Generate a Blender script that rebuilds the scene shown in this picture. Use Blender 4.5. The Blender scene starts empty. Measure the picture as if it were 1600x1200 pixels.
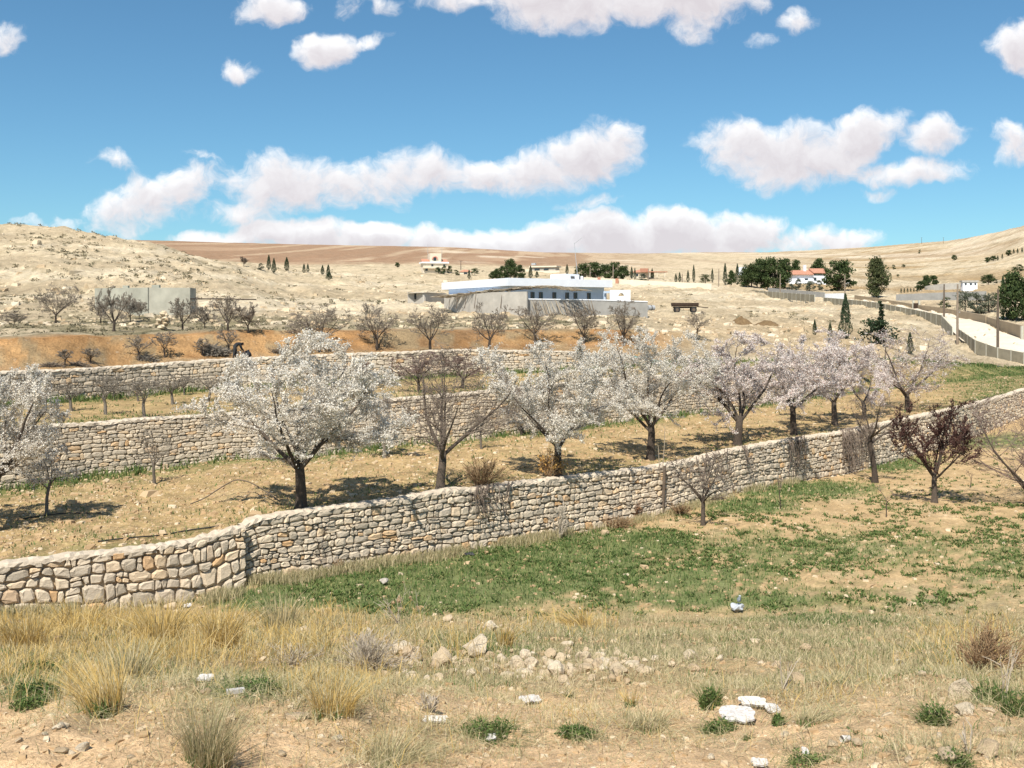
import bpy, math, random
import numpy as np

# ---------------------------------------------------------------- camera, sky, sun, exposure
SC = bpy.context.scene
COL = SC.collection
F, YH = 1680.0, 490.0          # focal length in photo pixels, row of the true horizon
cam_d = bpy.data.cameras.new('camera')
cam = bpy.data.objects.new('camera', cam_d)
COL.objects.link(cam)
cam.location = (0, 0, 0)
cam.rotation_euler = (math.radians(90), 0, 0)
cam_d.sensor_width = 36
cam_d.lens = 36 * F / 1600
cam_d.shift_y = (YH - 600) / 1600
cam_d.clip_start = 0.1
cam_d.clip_end = 9000
SC.camera = cam

SUN_EL, SUN_A = math.radians(54), math.radians(20)   # sun behind the camera, to the left
sun_dir = (-math.sin(SUN_A) * math.cos(SUN_EL), -math.cos(SUN_A) * math.cos(SUN_EL), math.sin(SUN_EL))
sun_d = bpy.data.lights.new('sun', 'SUN')
sun_d.energy = 4.9
sun_d.angle = math.radians(0.5)
sun_d.color = (1.0, 0.94, 0.835)
sun = bpy.data.objects.new('sun', sun_d)
COL.objects.link(sun)
from mathutils import Vector, Matrix
sun.rotation_euler = Vector(sun_dir).to_track_quat('Z', 'Y').to_euler()

SC.view_settings.view_transform = 'Standard'
SC.view_settings.look = 'None'
SC.view_settings.gamma = 1
SC.view_settings.use_curve_mapping = False
SC.view_settings.exposure = 0.55

W = bpy.data.worlds.new('World')
SC.world = W
W.use_nodes = True
nt = W.node_tree
for n in list(nt.nodes): nt.nodes.remove(n)

def N(tree, typ, **kw):
    n = tree.nodes.new(typ)
    for k, v in kw.items():
        if k.startswith('i_'):
            key = k[2:]
            n.inputs[int(key) if key.isdigit() else key].default_value = v
        else:
            setattr(n, k, v)
    return n
def L(tree, a, b): tree.links.new(a, b)

# clouds: (centre x, centre y, half width, half height, tilt in degrees, weight), hundreds of photo pixels, laid out on the sky by direction
CLOUDS = [
 (8.75,-.05,1.25,.52,0,1.1),(10.6,-.05,1.25,.46,0,1.1),(7.2,-.02,.75,.20,0,.7),(10.75,.42,.42,.22,20,.6),(11.6,.05,.4,.22,0,.6),
 (4.25,.14,.52,.28,0,.85),(5.5,.08,.3,.2,-20,.5),(6.05,.05,.3,.16,0,.5),
 (5.08,.85,.44,.27,-12,.95),(5.75,.66,.42,.13,-25,.7),(3.72,1.12,.32,.24,20,.75),(.06,.62,.32,.26,0,.65),
 (12.5,.32,.32,.18,-20,.7),(11.95,.66,.22,.12,0,.5),(15.95,.75,.55,.42,0,1.0),
 (2.25,3.2,.95,.42,-22,.85),(2.85,2.95,.75,.36,-20,.75),(4.35,2.85,.85,.5,0,1.0),(3.9,3.3,.75,.22,0,.7),(4.95,3.15,.65,.2,0,.65),(5.7,2.85,.95,.38,0,.9),(6.7,2.68,.75,.34,5,1.0),(7.5,2.76,.85,.26,5,1.0),
 (8.45,2.72,.85,.34,-8,1.05),(9.2,2.45,.75,.5,-25,1.1),(9.72,2.16,.38,.3,-40,.85),(9.3,3.18,.48,.12,-5,.5),
 (1.76,2.58,.32,.2,20,.55),(3.2,2.42,.3,.09,15,.4),
 (11.6,2.3,.72,.42,10,1.05),(12.5,2.45,1.15,.5,0,1.1),(13.4,2.15,.75,.36,-15,1.05),(12.3,2.75,.6,.2,0,.8),(14.2,2.7,.95,.2,-4,.9),(14.6,2.17,.46,.28,-5,1.0),(13.7,3.0,.3,.1,0,.5),(15.85,2.2,.42,.32,20,.8),
 (3.6,3.74,.9,.17,0,1.0),(4.5,3.66,.85,.26,0,1.25),(5.7,3.76,1.0,.2,0,1.2),(7.1,3.78,.95,.24,0,1.2),(8.3,3.76,.9,.28,0,1.25),(9.5,3.72,1.0,.38,0,1.3),(10.6,3.68,1.0,.38,0,1.3),(11.6,3.66,.65,.36,-10,1.2),(12.5,3.84,.8,.18,0,.9),(13.2,3.75,.55,.22,0,.95),
 (.7,3.52,.6,.12,0,.5)]

def cloud_group():
    g = bpy.data.node_groups.new('cloud_field', 'ShaderNodeTree')
    g.interface.new_socket('P', in_out='INPUT', socket_type='NodeSocketVector')
    g.interface.new_socket('Density', in_out='OUTPUT', socket_type='NodeSocketFloat')
    gi, go = N(g, 'NodeGroupInput'), N(g, 'NodeGroupOutput')
    wn = N(g, 'ShaderNodeTexNoise', i_Scale=1.4, i_Detail=3.0, i_Roughness=.55)
    L(g, gi.outputs[0], wn.inputs['Vector'])
    w1 = N(g, 'ShaderNodeVectorMath', operation='SUBTRACT'); w1.inputs[1].default_value = (.5, .5, .5)
    L(g, wn.outputs['Color'], w1.inputs[0])
    w2 = N(g, 'ShaderNodeVectorMath', operation='MULTIPLY_ADD'); w2.inputs[1].default_value = (.75, .6, 0)
    L(g, w1.outputs[0], w2.inputs[0]); L(g, gi.outputs[0], w2.inputs[2])
    prev = None
    for cx, cy, rx, ry, a, w in CLOUDS:
        m = N(g, 'ShaderNodeMapping', vector_type='TEXTURE')
        m.inputs['Location'].default_value = (cx, cy, 0)
        m.inputs['Rotation'].default_value = (0, 0, math.radians(a))
        m.inputs['Scale'].default_value = (rx * 1.12, ry * 1.12, 1e3)
        L(g, w2.outputs[0], m.inputs['Vector'])
        d = N(g, 'ShaderNodeVectorMath', operation='DOT_PRODUCT')
        L(g, m.outputs[0], d.inputs[0]); L(g, m.outputs[0], d.inputs[1])
        q = N(g, 'ShaderNodeMath', operation='MULTIPLY_ADD')
        L(g, d.outputs['Value'], q.inputs[0]); q.inputs[1].default_value = -w * .8; q.inputs[2].default_value = w
        if prev is None: prev = q
        else:
            x = N(g, 'ShaderNodeMath', operation='SMOOTH_MAX'); x.inputs[2].default_value = .25
            L(g, prev.outputs[0], x.inputs[0]); L(g, q.outputs[0], x.inputs[1]); prev = x
    c = N(g, 'ShaderNodeMath', operation='MAXIMUM'); L(g, prev.outputs[0], c.inputs[0]); c.inputs[1].default_value = -1.2
    fn = N(g, 'ShaderNodeTexNoise', i_Scale=1.9, i_Detail=10.0, i_Roughness=.66)
    L(g, w2.outputs[0], fn.inputs['Vector'])
    f = N(g, 'ShaderNodeMath', operation='MULTIPLY_ADD'); L(g, fn.outputs['Fac'], f.inputs[0]); f.inputs[1].default_value = 1.8; L(g, c.outputs[0], f.inputs[2])
    s = N(g, 'ShaderNodeMath', operation='SUBTRACT'); L(g, f.outputs[0], s.inputs[0]); s.inputs[1].default_value = 1.01
    L(g, s.outputs[0], go.inputs[0])
    return g
CG = cloud_group()
tc = N(nt, 'ShaderNodeTexCoord')
sx = N(nt, 'ShaderNodeSeparateXYZ'); L(nt, tc.outputs['Generated'], sx.inputs[0])
ymax = N(nt, 'ShaderNodeMath', operation='MAXIMUM'); L(nt, sx.outputs['Y'], ymax.inputs[0]); ymax.inputs[1].default_value = .12
du = N(nt, 'ShaderNodeMath', operation='DIVIDE'); L(nt, sx.outputs['X'], du.inputs[0]); L(nt, ymax.outputs[0], du.inputs[1])
dv = N(nt, 'ShaderNodeMath', operation='DIVIDE'); L(nt, sx.outputs['Z'], dv.inputs[0]); L(nt, ymax.outputs[0], dv.inputs[1])
pu = N(nt, 'ShaderNodeMath', operation='MULTIPLY_ADD'); L(nt, du.outputs[0], pu.inputs[0]); pu.inputs[1].default_value = F / 100; pu.inputs[2].default_value = 8
pv = N(nt, 'ShaderNodeMath', operation='MULTIPLY_ADD'); L(nt, dv.outputs[0], pv.inputs[0]); pv.inputs[1].default_value = -F / 100; pv.inputs[2].default_value = YH / 100
cb = N(nt, 'ShaderNodeCombineXYZ'); L(nt, pu.outputs[0], cb.inputs[0]); L(nt, pv.outputs[0], cb.inputs[1])
def dens(vec):
    g = N(nt, 'ShaderNodeGroup'); g.node_tree = CG; L(nt, vec, g.inputs[0]); return g.outputs[0]
d0 = dens(cb.outputs[0])
off = N(nt, 'ShaderNodeVectorMath', operation='ADD'); L(nt, cb.outputs[0], off.inputs[0]); off.inputs[1].default_value = (-.08, -.2, 0)
d1s = dens(off.outputs[0])
al = N(nt, 'ShaderNodeMapRange', interpolation_type='SMOOTHSTEP', i_1=-.02, i_2=.78); L(nt, d0, al.inputs[0])
# the same kind of sky all round: loose clouds outside the photographed quarter
gn = N(nt, 'ShaderNodeTexNoise', i_Scale=3.2, i_Detail=7.0, i_Roughness=.6)
gm = N(nt, 'ShaderNodeMapping'); gm.inputs['Scale'].default_value = (1, 1, 2.2); L(nt, tc.outputs['Generated'], gm.inputs[0]); L(nt, gm.outputs[0], gn.inputs['Vector'])
ga = N(nt, 'ShaderNodeMapRange', interpolation_type='SMOOTHSTEP', i_1=.54, i_2=.68); L(nt, gn.outputs['Fac'], ga.inputs[0])
ax = N(nt, 'ShaderNodeMath', operation='ABSOLUTE'); L(nt, du.outputs[0], ax.inputs[0])
mx = N(nt, 'ShaderNodeMath', operation='MAXIMUM'); L(nt, ax.outputs[0], mx.inputs[0])
vv = N(nt, 'ShaderNodeMath', operation='MULTIPLY_ADD'); L(nt, dv.outputs[0], vv.inputs[0]); vv.inputs[1].default_value = 1.5; vv.inputs[2].default_value = 0.0
L(nt, vv.outputs[0], mx.inputs[1])
gx = N(nt, 'ShaderNodeMapRange', interpolation_type='SMOOTHSTEP', i_1=.52, i_2=.75); L(nt, mx.outputs[0], gx.inputs[0])
gg = N(nt, 'ShaderNodeMath', operation='MULTIPLY'); L(nt, ga.outputs[0], gg.inputs[0]); L(nt, gx.outputs[0], gg.inputs[1])
alm = N(nt, 'ShaderNodeMath', operation='MAXIMUM'); L(nt, al.outputs[0], alm.inputs[0]); L(nt, gg.outputs[0], alm.inputs[1])
alpha = N(nt, 'ShaderNodeMath', operation='MULTIPLY'); L(nt, alm.outputs[0], alpha.inputs[0]); alpha.inputs[1].default_value = .95
sh = N(nt, 'ShaderNodeMapRange', i_1=-.3, i_2=1.1); L(nt, d1s, sh.inputs[0])
cc = N(nt, 'ShaderNodeMix', data_type='RGBA'); L(nt, sh.outputs[0], cc.inputs['Factor'])
cc.inputs[6].default_value = (.90, .895, .895, 1); cc.inputs[7].default_value = (.61, .565, .585, 1)  # cloud shade put into the colour: greyer below thick cloud
sky = N(nt, 'ShaderNodeTexSky', sky_type='NISHITA', sun_disc=False)
sky.sun_elevation = SUN_EL
sky.sun_rotation = math.pi + SUN_A
sky.altitude = 1200; sky.air_density = 1.0; sky.dust_density = .6; sky.ozone_density = 1.6
gam = N(nt, 'ShaderNodeGamma'); gam.inputs[1].default_value = .95; L(nt, sky.outputs[0], gam.inputs[0])
tint = N(nt, 'ShaderNodeMix', data_type='RGBA', blend_type='MULTIPLY'); tint.inputs['Factor'].default_value = 1
L(nt, gam.outputs[0], tint.inputs[6]); tint.inputs[7].default_value = (.57, .89, .99, 1)
b1 = N(nt, 'ShaderNodeBackground'); L(nt, tint.outputs[2], b1.inputs[0]); b1.inputs[1].default_value = .09
b2 = N(nt, 'ShaderNodeBackground'); L(nt, cc.outputs[2], b2.inputs[0]); b2.inputs[1].default_value = .86
ms = N(nt, 'ShaderNodeMixShader'); L(nt, alpha.outputs[0], ms.inputs[0]); L(nt, b1.outputs[0], ms.inputs[1]); L(nt, b2.outputs[0], ms.inputs[2])
wo = N(nt, 'ShaderNodeOutputWorld'); L(nt, ms.outputs[0], wo.inputs[0])

# ---------------------------------------------------------------- helpers
RNG = np.random.default_rng(11)

class Geo:
    """collects triangles and quads with a random value and a material slot per face"""
    def __init__(s): s.v = []; s.f = {3: [], 4: []}; s.r = {3: [], 4: []}; s.m = {3: [], 4: []}; s.n = 0
    def add(s, v, f, rnd=0.0, mi=0):
        v = np.asarray(v, float).reshape(-1, 3); f = np.asarray(f, int)
        k = f.shape[1]
        s.v.append(v); s.f[k].append(f + s.n); s.n += len(v)
        s.r[k].append(np.broadcast_to(np.asarray(rnd, float), (len(f),))); s.m[k].append(np.broadcast_to(np.asarray(mi, int), (len(f),)))
    def more(s, f, off, rnd=0.0, mi=0):
        f = np.asarray(f, int); k = f.shape[1]; s.f[k].append(f + off)
        s.r[k].append(np.broadcast_to(np.asarray(rnd, float), (len(f),))); s.m[k].append(np.broadcast_to(np.asarray(mi, int), (len(f),)))
    def mesh(s, name, mats, smooth=False):
        me = bpy.data.meshes.new(name)
        v = np.concatenate(s.v) if s.v else np.zeros((0, 3))
        fs, st, r, m = [], [], [], []; o = 0
        for k in (3, 4):
            if s.f[k]:
                f = np.concatenate(s.f[k]); fs.append(f.ravel()); st.append(o + np.arange(len(f)) * k); o += f.size
                r.append(np.concatenate(s.r[k])); m.append(np.concatenate(s.m[k]))
        fl = np.concatenate(fs); st = np.concatenate(st); r = np.concatenate(r); m = np.concatenate(m)
        me.vertices.add(len(v)); me.vertices.foreach_set('co', v.astype(np.float32).ravel())
        me.loops.add(len(fl)); me.loops.foreach_set('vertex_index', fl.astype(np.int32))
        me.polygons.add(len(st)); me.polygons.foreach_set('loop_start', st.astype(np.int32))
        me.polygons.foreach_set('material_index', m.astype(np.int32))
        me.polygons.foreach_set('use_smooth', np.full(len(st), smooth))
        for mt in (mats if isinstance(mats, (list, tuple)) else [mats]): me.materials.append(mt)
        a = me.attributes.new('rnd', 'FLOAT', 'FACE'); a.data.foreach_set('value', r.astype(np.float32))
        me.update(calc_edges=True); me.validate()
        return me

def link(name, me, parent=None, loc=None, **props):
    o = bpy.data.objects.new(name, me); COL.objects.link(o)
    if parent is not None: o.parent = parent
    if loc is not None: o.location = loc
    for k, v in props.items():
        if v: o[k] = v
    return o
def thing(name, label, cat, loc=(0, 0, 0), group=None, rz=0.0, sc=None):
    o = link(name, None, None, loc, label=label, category=cat, group=group)
    o.empty_display_size = .2; o.rotation_euler = (0, 0, rz)
    if sc is not None: o.scale = sc
    return o

def norm(a): return a / np.maximum(np.linalg.norm(a, axis=-1, keepdims=True), 1e-9)
def tubes(g, P, R, k=5, rnd=0.0, mi=0, cap=False):
    P = np.asarray(P, float); R = np.asarray(R, float)
    if P.ndim == 2: P, R = P[None], R[None]
    B, n, _ = P.shape
    t = np.empty_like(P); t[:, 1:-1] = P[:, 2:] - P[:, :-2]; t[:, 0] = P[:, 1] - P[:, 0]; t[:, -1] = P[:, -1] - P[:, -2]
    t = norm(t)
    md = norm(P[:, -1] - P[:, 0])
    ref = np.where(np.abs(md[:, 2:3]) > .8, np.array([[1., .2, 0]]), np.array([[0., .1, 1.]]))
    u = norm(np.cross(t, ref[:, None, :])); w = np.cross(t, u)
    a = np.arange(k) * 2 * np.pi / k
    V = P[:, :, None, :] + R[:, :, None, None] * (np.cos(a)[:, None] * u[:, :, None, :] + np.sin(a)[:, None] * w[:, :, None, :])
    b = (np.arange(B) * n * k)[:, None, None]; i = (np.arange(n - 1) * k)[None, :, None]; j = np.arange(k)[None, None, :]; j2 = (j + 1) % k
    q = np.stack([b + i + j, b + i + j2, b + i + k + j2, b + i + k + j], -1).reshape(-1, 4)
    rr = np.broadcast_to(np.asarray(rnd, float).reshape(-1, 1), (B, (n - 1) * k)).ravel() if np.ndim(rnd) else rnd
    off = g.n
    g.add(V.reshape(-1, 3), q, rr, mi)
    if cap:
        for bb in range(B):
            for base in (0, (n - 1) * k):
                o = off + bb * n * k + base
                g.more([[0, x, x + 1] for x in range(1, k - 1)] if base else [[0, x + 1, x] for x in range(1, k - 1)], o, 0.0, mi)
BOXF = [[0, 3, 2, 1], [4, 5, 6, 7], [0, 1, 5, 4], [1, 2, 6, 5], [2, 3, 7, 6], [3, 0, 4, 7]]
def prism(g, pts, z0, z1, rnd=0.0, mi=0):
    """upright prism over a convex plan polygon (counter-clockwise); z0/z1 numbers or lists per corner"""
    k = len(pts); z0 = np.broadcast_to(z0, k); z1 = np.broadcast_to(z1, k)
    v = [(p[0], p[1], z) for p, z in zip(pts, z0)] + [(p[0], p[1], z) for p, z in zip(pts, z1)]
    off = g.n
    g.add(v, [[i, (i + 1) % k, k + (i + 1) % k, k + i] for i in range(k)], rnd, mi)
    g.more([[k, k + i, k + i + 1] for i in range(1, k - 1)], off, rnd, mi)
    g.more([[0, i + 1, i] for i in range(1, k - 1)], off, rnd, mi)
def box(g, c, s, rz=0.0, rnd=0.0, mi=0):
    x, y, z = np.array(s) / 2.0; ca, sa = math.cos(rz), math.sin(rz)
    v = [(c[0] + ca * a - sa * b, c[1] + sa * a + ca * b, c[2] + d) for d in (-z, z) for a, b in ((-x, -y), (x, -y), (x, y), (-x, y))]
    g.add(v, BOXF, rnd, mi)
def cards(g, C, size, rng, rnd=None, mi=0, aspect=1.0, up=0.0, tri=False):
    """many small leaf- or petal-sized faces"""
    C = np.asarray(C, float); n = len(C)
    nn = rng.normal(size=(n, 3)); nn[:, 2] += up; nn = norm(nn)
    a = norm(np.cross(nn, rng.normal(size=(n, 3)))); b = np.cross(nn, a)
    sz = np.broadcast_to(size, n)[:, None] * .5
    if tri:
        V = np.stack([C - a * sz * aspect - b * sz * .6, C + a * sz * aspect - b * sz * .6, C + b * sz], 1)
        f = np.arange(n * 3).reshape(n, 3)
    else:
        V = np.stack([C - a * sz * aspect - b * sz * .25, C + b * sz * -1 + a * sz * .2, C + a * sz * aspect + b * sz * .25, C + b * sz - a * sz * .2], 1)
        f = np.arange(n * 4).reshape(n, 4)
    g.add(V.reshape(-1, 3), f, rng.random(n) if rnd is None else rnd, mi)

_perm = np.random.default_rng(3).random((256, 256))
def vnoise(x, y):
    x = np.asarray(x, float); y = np.asarray(y, float)
    xi, yi = np.floor(x).astype(int), np.floor(y).astype(int); fx, fy = x - xi, y - yi
    fx = fx * fx * (3 - 2 * fx); fy = fy * fy * (3 - 2 * fy)
    h = lambda a, b: _perm[a & 255, b & 255]
    return (h(xi, yi) * (1 - fx) + h(xi + 1, yi) * fx) * (1 - fy) + (h(xi, yi + 1) * (1 - fx) + h(xi + 1, yi + 1) * fx) * fy
def fbm(x, y, o=4, seed=0):
    s, a, t = 0.0, .5, 0.0
    for k in range(o):
        s = s + a * vnoise(np.asarray(x) * 2 ** k + 17.3 * k + seed * 7.7, np.asarray(y) * 2 ** k - 9.1 * k + seed * 3.3); t += a; a *= .5
    return s / t
def sstep(a, b, x): t = np.clip((x - a) / (b - a), 0, 1); return t * t * (3 - 2 * t)

# ---------------------------------------------------------------- materials
def base_mat(name, rough=.9):
    m = bpy.data.materials.new(name); m.use_nodes = True
    t = m.node_tree; bs = t.nodes['Principled BSDF']; bs.inputs['Roughness'].default_value = rough
    bs.inputs['Specular IOR Level'].default_value = .25
    return m, t, bs
def mat(name, stops, rough=.9, nscale=0.0, namt=.25, bump=0.0, bscale=20.0, transl=0.0, spec=.25):
    """colour from the face value 'rnd' through a ramp (one stop: plain colour), broken up by noise"""
    m, t, bs = base_mat(name, rough); bs.inputs['Specular IOR Level'].default_value = spec
    if isinstance(stops[0], (int, float)): stops = [(0, stops)]
    if len(stops) > 1:
        at = N(t, 'ShaderNodeAttribute', attribute_name='rnd')
        cr = N(t, 'ShaderNodeValToRGB'); e = cr.color_ramp.elements
        while len(e) < len(stops): e.new(.5)
        for el, (p, c) in zip(e, sorted(stops, key=lambda q: q[0])): el.position = p; el.color = (*c, 1)
        L(t, at.outputs['Fac'], cr.inputs[0]); out = cr.outputs[0]
    else:
        r = N(t, 'ShaderNodeRGB'); r.outputs[0].default_value = (*stops[0][1], 1); out = r.outputs[0]
    tcn = N(t, 'ShaderNodeTexCoord')
    if nscale:
        nz = N(t, 'ShaderNodeTexNoise', i_Scale=nscale, i_Detail=6.0, i_Roughness=.65); L(t, tcn.outputs['Object'], nz.inputs['Vector'])
        mr = N(t, 'ShaderNodeMapRange', i_1=.25, i_2=.75, i_3=1 - namt, i_4=1 + namt); L(t, nz.outputs['Fac'], mr.inputs[0])
        mm = N(t, 'ShaderNodeMix', data_type='RGBA', blend_type='MULTIPLY'); mm.inputs['Factor'].default_value = 1
        L(t, out, mm.inputs[6]); L(t, mr.outputs[0], mm.inputs[7]); out = mm.outputs[2]
    L(t, out, bs.inputs['Base Color'])
    if bump:
        bz = N(t, 'ShaderNodeTexNoise', i_Scale=bscale, i_Detail=7.0, i_Roughness=.7); L(t, tcn.outputs['Object'], bz.inputs['Vector'])
        bp = N(t, 'ShaderNodeBump', i_Strength=bump, i_Distance=.05); L(t, bz.outputs['Fac'], bp.inputs['Height']); L(t, bp.outputs[0], bs.inputs['Normal'])
    if transl:
        tr = N(t, 'ShaderNodeBsdfTranslucent'); L(t, out, tr.inputs[0])
        mx_ = N(t, 'ShaderNodeMixShader'); mx_.inputs[0].default_value = transl
        L(t, bs.outputs[0], mx_.inputs[1]); L(t, tr.outputs[0], mx_.inputs[2])
        L(t, mx_.outputs[0], t.nodes['Material Output'].inputs[0])
    return m
def ground_mat(name, s1, s2, amt=.22, bump=.6, dist=.06, speck=0.0):
    """ground: base colour carried by the sheet ('cov'), grain and clods from noise at two sizes (in metres)"""
    m, t, bs = base_mat(name, .95); bs.inputs['Specular IOR Level'].default_value = .1
    at = N(t, 'ShaderNodeAttribute', attribute_name='cov')
    tcn = N(t, 'ShaderNodeTexCoord')
    a = N(t, 'ShaderNodeTexNoise', i_Scale=s1, i_Detail=8.0, i_Roughness=.7); L(t, tcn.outputs['Object'], a.inputs['Vector'])
    b = N(t, 'ShaderNodeTexNoise', i_Scale=s2, i_Detail=5.0, i_Roughness=.6); L(t, tcn.outputs['Object'], b.inputs['Vector'])
    ma = N(t, 'ShaderNodeMapRange', i_1=.28, i_2=.72, i_3=1 - amt, i_4=1 + amt); L(t, a.outputs['Fac'], ma.inputs[0])
    mb = N(t, 'ShaderNodeMapRange', i_1=.28, i_2=.72, i_3=1 - amt * .8, i_4=1 + amt * .8); L(t, b.outputs['Fac'], mb.inputs[0])
    mu = N(t, 'ShaderNodeMath', operation='MULTIPLY'); L(t, ma.outputs[0], mu.inputs[0]); L(t, mb.outputs[0], mu.inputs[1])
    mm = N(t, 'ShaderNodeMix', data_type='RGBA', blend_type='MULTIPLY'); mm.inputs['Factor'].default_value = 1
    L(t, at.outputs['Color'], mm.inputs[6]); L(t, mu.outputs[0], mm.inputs[7]); out = mm.outputs[2]
    if speck:
        vo = N(t, 'ShaderNodeTexNoise', i_Scale=s1 * 2.3, i_Detail=4.0, i_Roughness=.7); L(t, tcn.outputs['Object'], vo.inputs['Vector'])
        vr = N(t, 'ShaderNodeMapRange', i_1=.60, i_2=.68, i_3=0.0, i_4=speck); L(t, vo.outputs['Fac'], vr.inputs[0])
        m2 = N(t, 'ShaderNodeMix', data_type='RGBA'); L(t, vr.outputs[0], m2.inputs['Factor']); L(t, out, m2.inputs[6]); m2.inputs[7].default_value = (.62, .55, .43, 1); out = m2.outputs[2]
    L(t, out, bs.inputs['Base Color'])
    fz = N(t, 'ShaderNodeTexNoise', i_Scale=s1 * 7, i_Detail=4.0, i_Roughness=.75); L(t, tcn.outputs['Object'], fz.inputs['Vector'])
    fr = N(t, 'ShaderNodeMapRange', i_1=.3, i_2=.7, i_3=1 - amt * .9, i_4=1 + amt * .9); L(t, fz.outputs['Fac'], fr.inputs[0])
    m3 = N(t, 'ShaderNodeMix', data_type='RGBA', blend_type='MULTIPLY'); m3.inputs['Factor'].default_value = 1; L(t, out, m3.inputs[6]); L(t, fr.outputs[0], m3.inputs[7]); L(t, m3.outputs[2], bs.inputs['Base Color'])
    bp = N(t, 'ShaderNodeBump', i_Strength=bump, i_Distance=dist); L(t, a.outputs['Fac'], bp.inputs['Height'])
    b2_ = N(t, 'ShaderNodeBump', i_Strength=bump, i_Distance=dist * .25); L(t, fz.outputs['Fac'], b2_.inputs['Height']); L(t, bp.outputs[0], b2_.inputs['Normal']); L(t, b2_.outputs[0], bs.inputs['Normal'])
    return m
# ---------------------------------------------------------------- the lie of the land
def T(xs, ys):
    xs = np.array(xs, float); ys = np.array(ys, float)
    def f(p):
        p = np.asarray(p, float); r = np.interp(p, xs, ys)
        r = np.where(p < xs[0], ys[0] + (p - xs[0]) * (ys[1] - ys[0]) / (xs[1] - xs[0]), r)
        return np.where(p > xs[-1], ys[-1] + (p - xs[-1]) * (ys[-1] - ys[-2]) / (xs[-1] - xs[-2]), r)
    return f
# lower wall: level of its top and foot (photo rows turned into distance by the level of the upper ground)
w1x = [-150, 0, 100, 200, 290, 345, 384, 400, 500, 600, 700, 745, 800, 880, 950, 1010, 1080, 1150, 1220, 1310, 1360, 1430, 1510, 1577, 1600, 1700, 1900]
w1y = [893, 880, 868, 858, 847, 832, 822, 812, 797, 785, 767, 765, 757, 748, 740, 733, 720, 703, 690, 677, 667, 652, 635, 617, 609, 590, 570]
w1yt = T(w1x, w1y)
_smooth = lambda f, r=50: (lambda p: sum(f(np.asarray(p, float) + o) for o in (-r, -r / 2, 0, r / 2, r)) / 5)
D1 = _smooth(T([-150, 0, 200, 384, 600, 800, 1000, 1150, 1310, 1430, 1510, 1600, 1700, 1900], [28.6, 29.7, 31.4, 33.6, 36.6, 40.2, 44.6, 49.4, 56.4, 63.4, 71.5, 86, 97, 118]))
w1zt = lambda p: -(w1yt(p) - YH) * D1(p) / F
w1yb = T([-150, 0, 160, 240, 320, 384, 392, 500, 627, 693, 773, 867, 947, 1040, 1093, 1180, 1273, 1324, 1380, 1436, 1537, 1600, 1700, 1900],
         [968, 958, 952, 945, 934, 914, 908, 897, 874, 866, 853, 837, 823, 802, 787, 762, 748, 740, 724, 709, 676, 650, 622, 592])
Z1B = lambda p: -(w1yb(p) - YH) * D1(p) / F
w3yb = T([0, 80, 160, 240, 347, 490, 560, 640, 720, 820, 960, 1115, 1252, 1400, 1600], [765, 755, 742, 735, 717, 712, 702, 694, 688, 676, 660, 643, 624, 605, 585])
D3 = _smooth(T([0, 160, 347, 640, 820, 960, 1115, 1252, 1400, 1600], [41.5, 44, 47.4, 51.2, 55, 60, 67, 75, 87.6, 106]), 90)
Z3B = lambda p: -(w3yb(p) - YH) * D3(p) / F
w3yt = T([0, 80, 160, 240, 307, 347, 640, 661, 820, 960, 1115, 1200, 1300, 1400, 1600], [673, 666, 661, 654, 651, 648, 622, 621, 606, 592, 583, 592, 617.5, 605, 585])
Z3T = lambda p: -(w3yt(p) - YH) * D3(p) / F
D4 = _smooth(T([0, 93, 187, 360, 555, 693, 900, 1100, 1252, 1400, 1600], [49.8, 52, 55, 59, 61.8, 63.6, 66.8, 72, 80.5, 94, 112]), 80)
w4yb = T([0, 93, 187, 267, 360, 555, 693, 900, 1100, 1252, 1400, 1600], [634, 627, 619, 613, 607, 596, 588, 577, 566, 560, 560, 576])
w4yt = T([0, 99, 213, 320, 373, 560, 629, 688, 733, 900, 1000, 1100, 1252, 1400, 1600], [582, 579, 572, 564, 561, 553, 551, 548, 547, 550, 560, 566, 560, 560, 576])
Z4B = lambda p: -(w4yb(p) - YH) * D4(p) / F
Z4T = lambda p: -(w4yt(p) - YH) * D4(p) / F
BANK_D = np.array([-60, -3, 0, 2.5, 4, 6.4, 8.2, 11, 16, 22, 29]); BANK_Z = np.array([-1.45, -1.5, -1.55, -1.62, -1.72, -2.25, -2.90, -3.72, -5.02, -6.55, -8.2])
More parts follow.
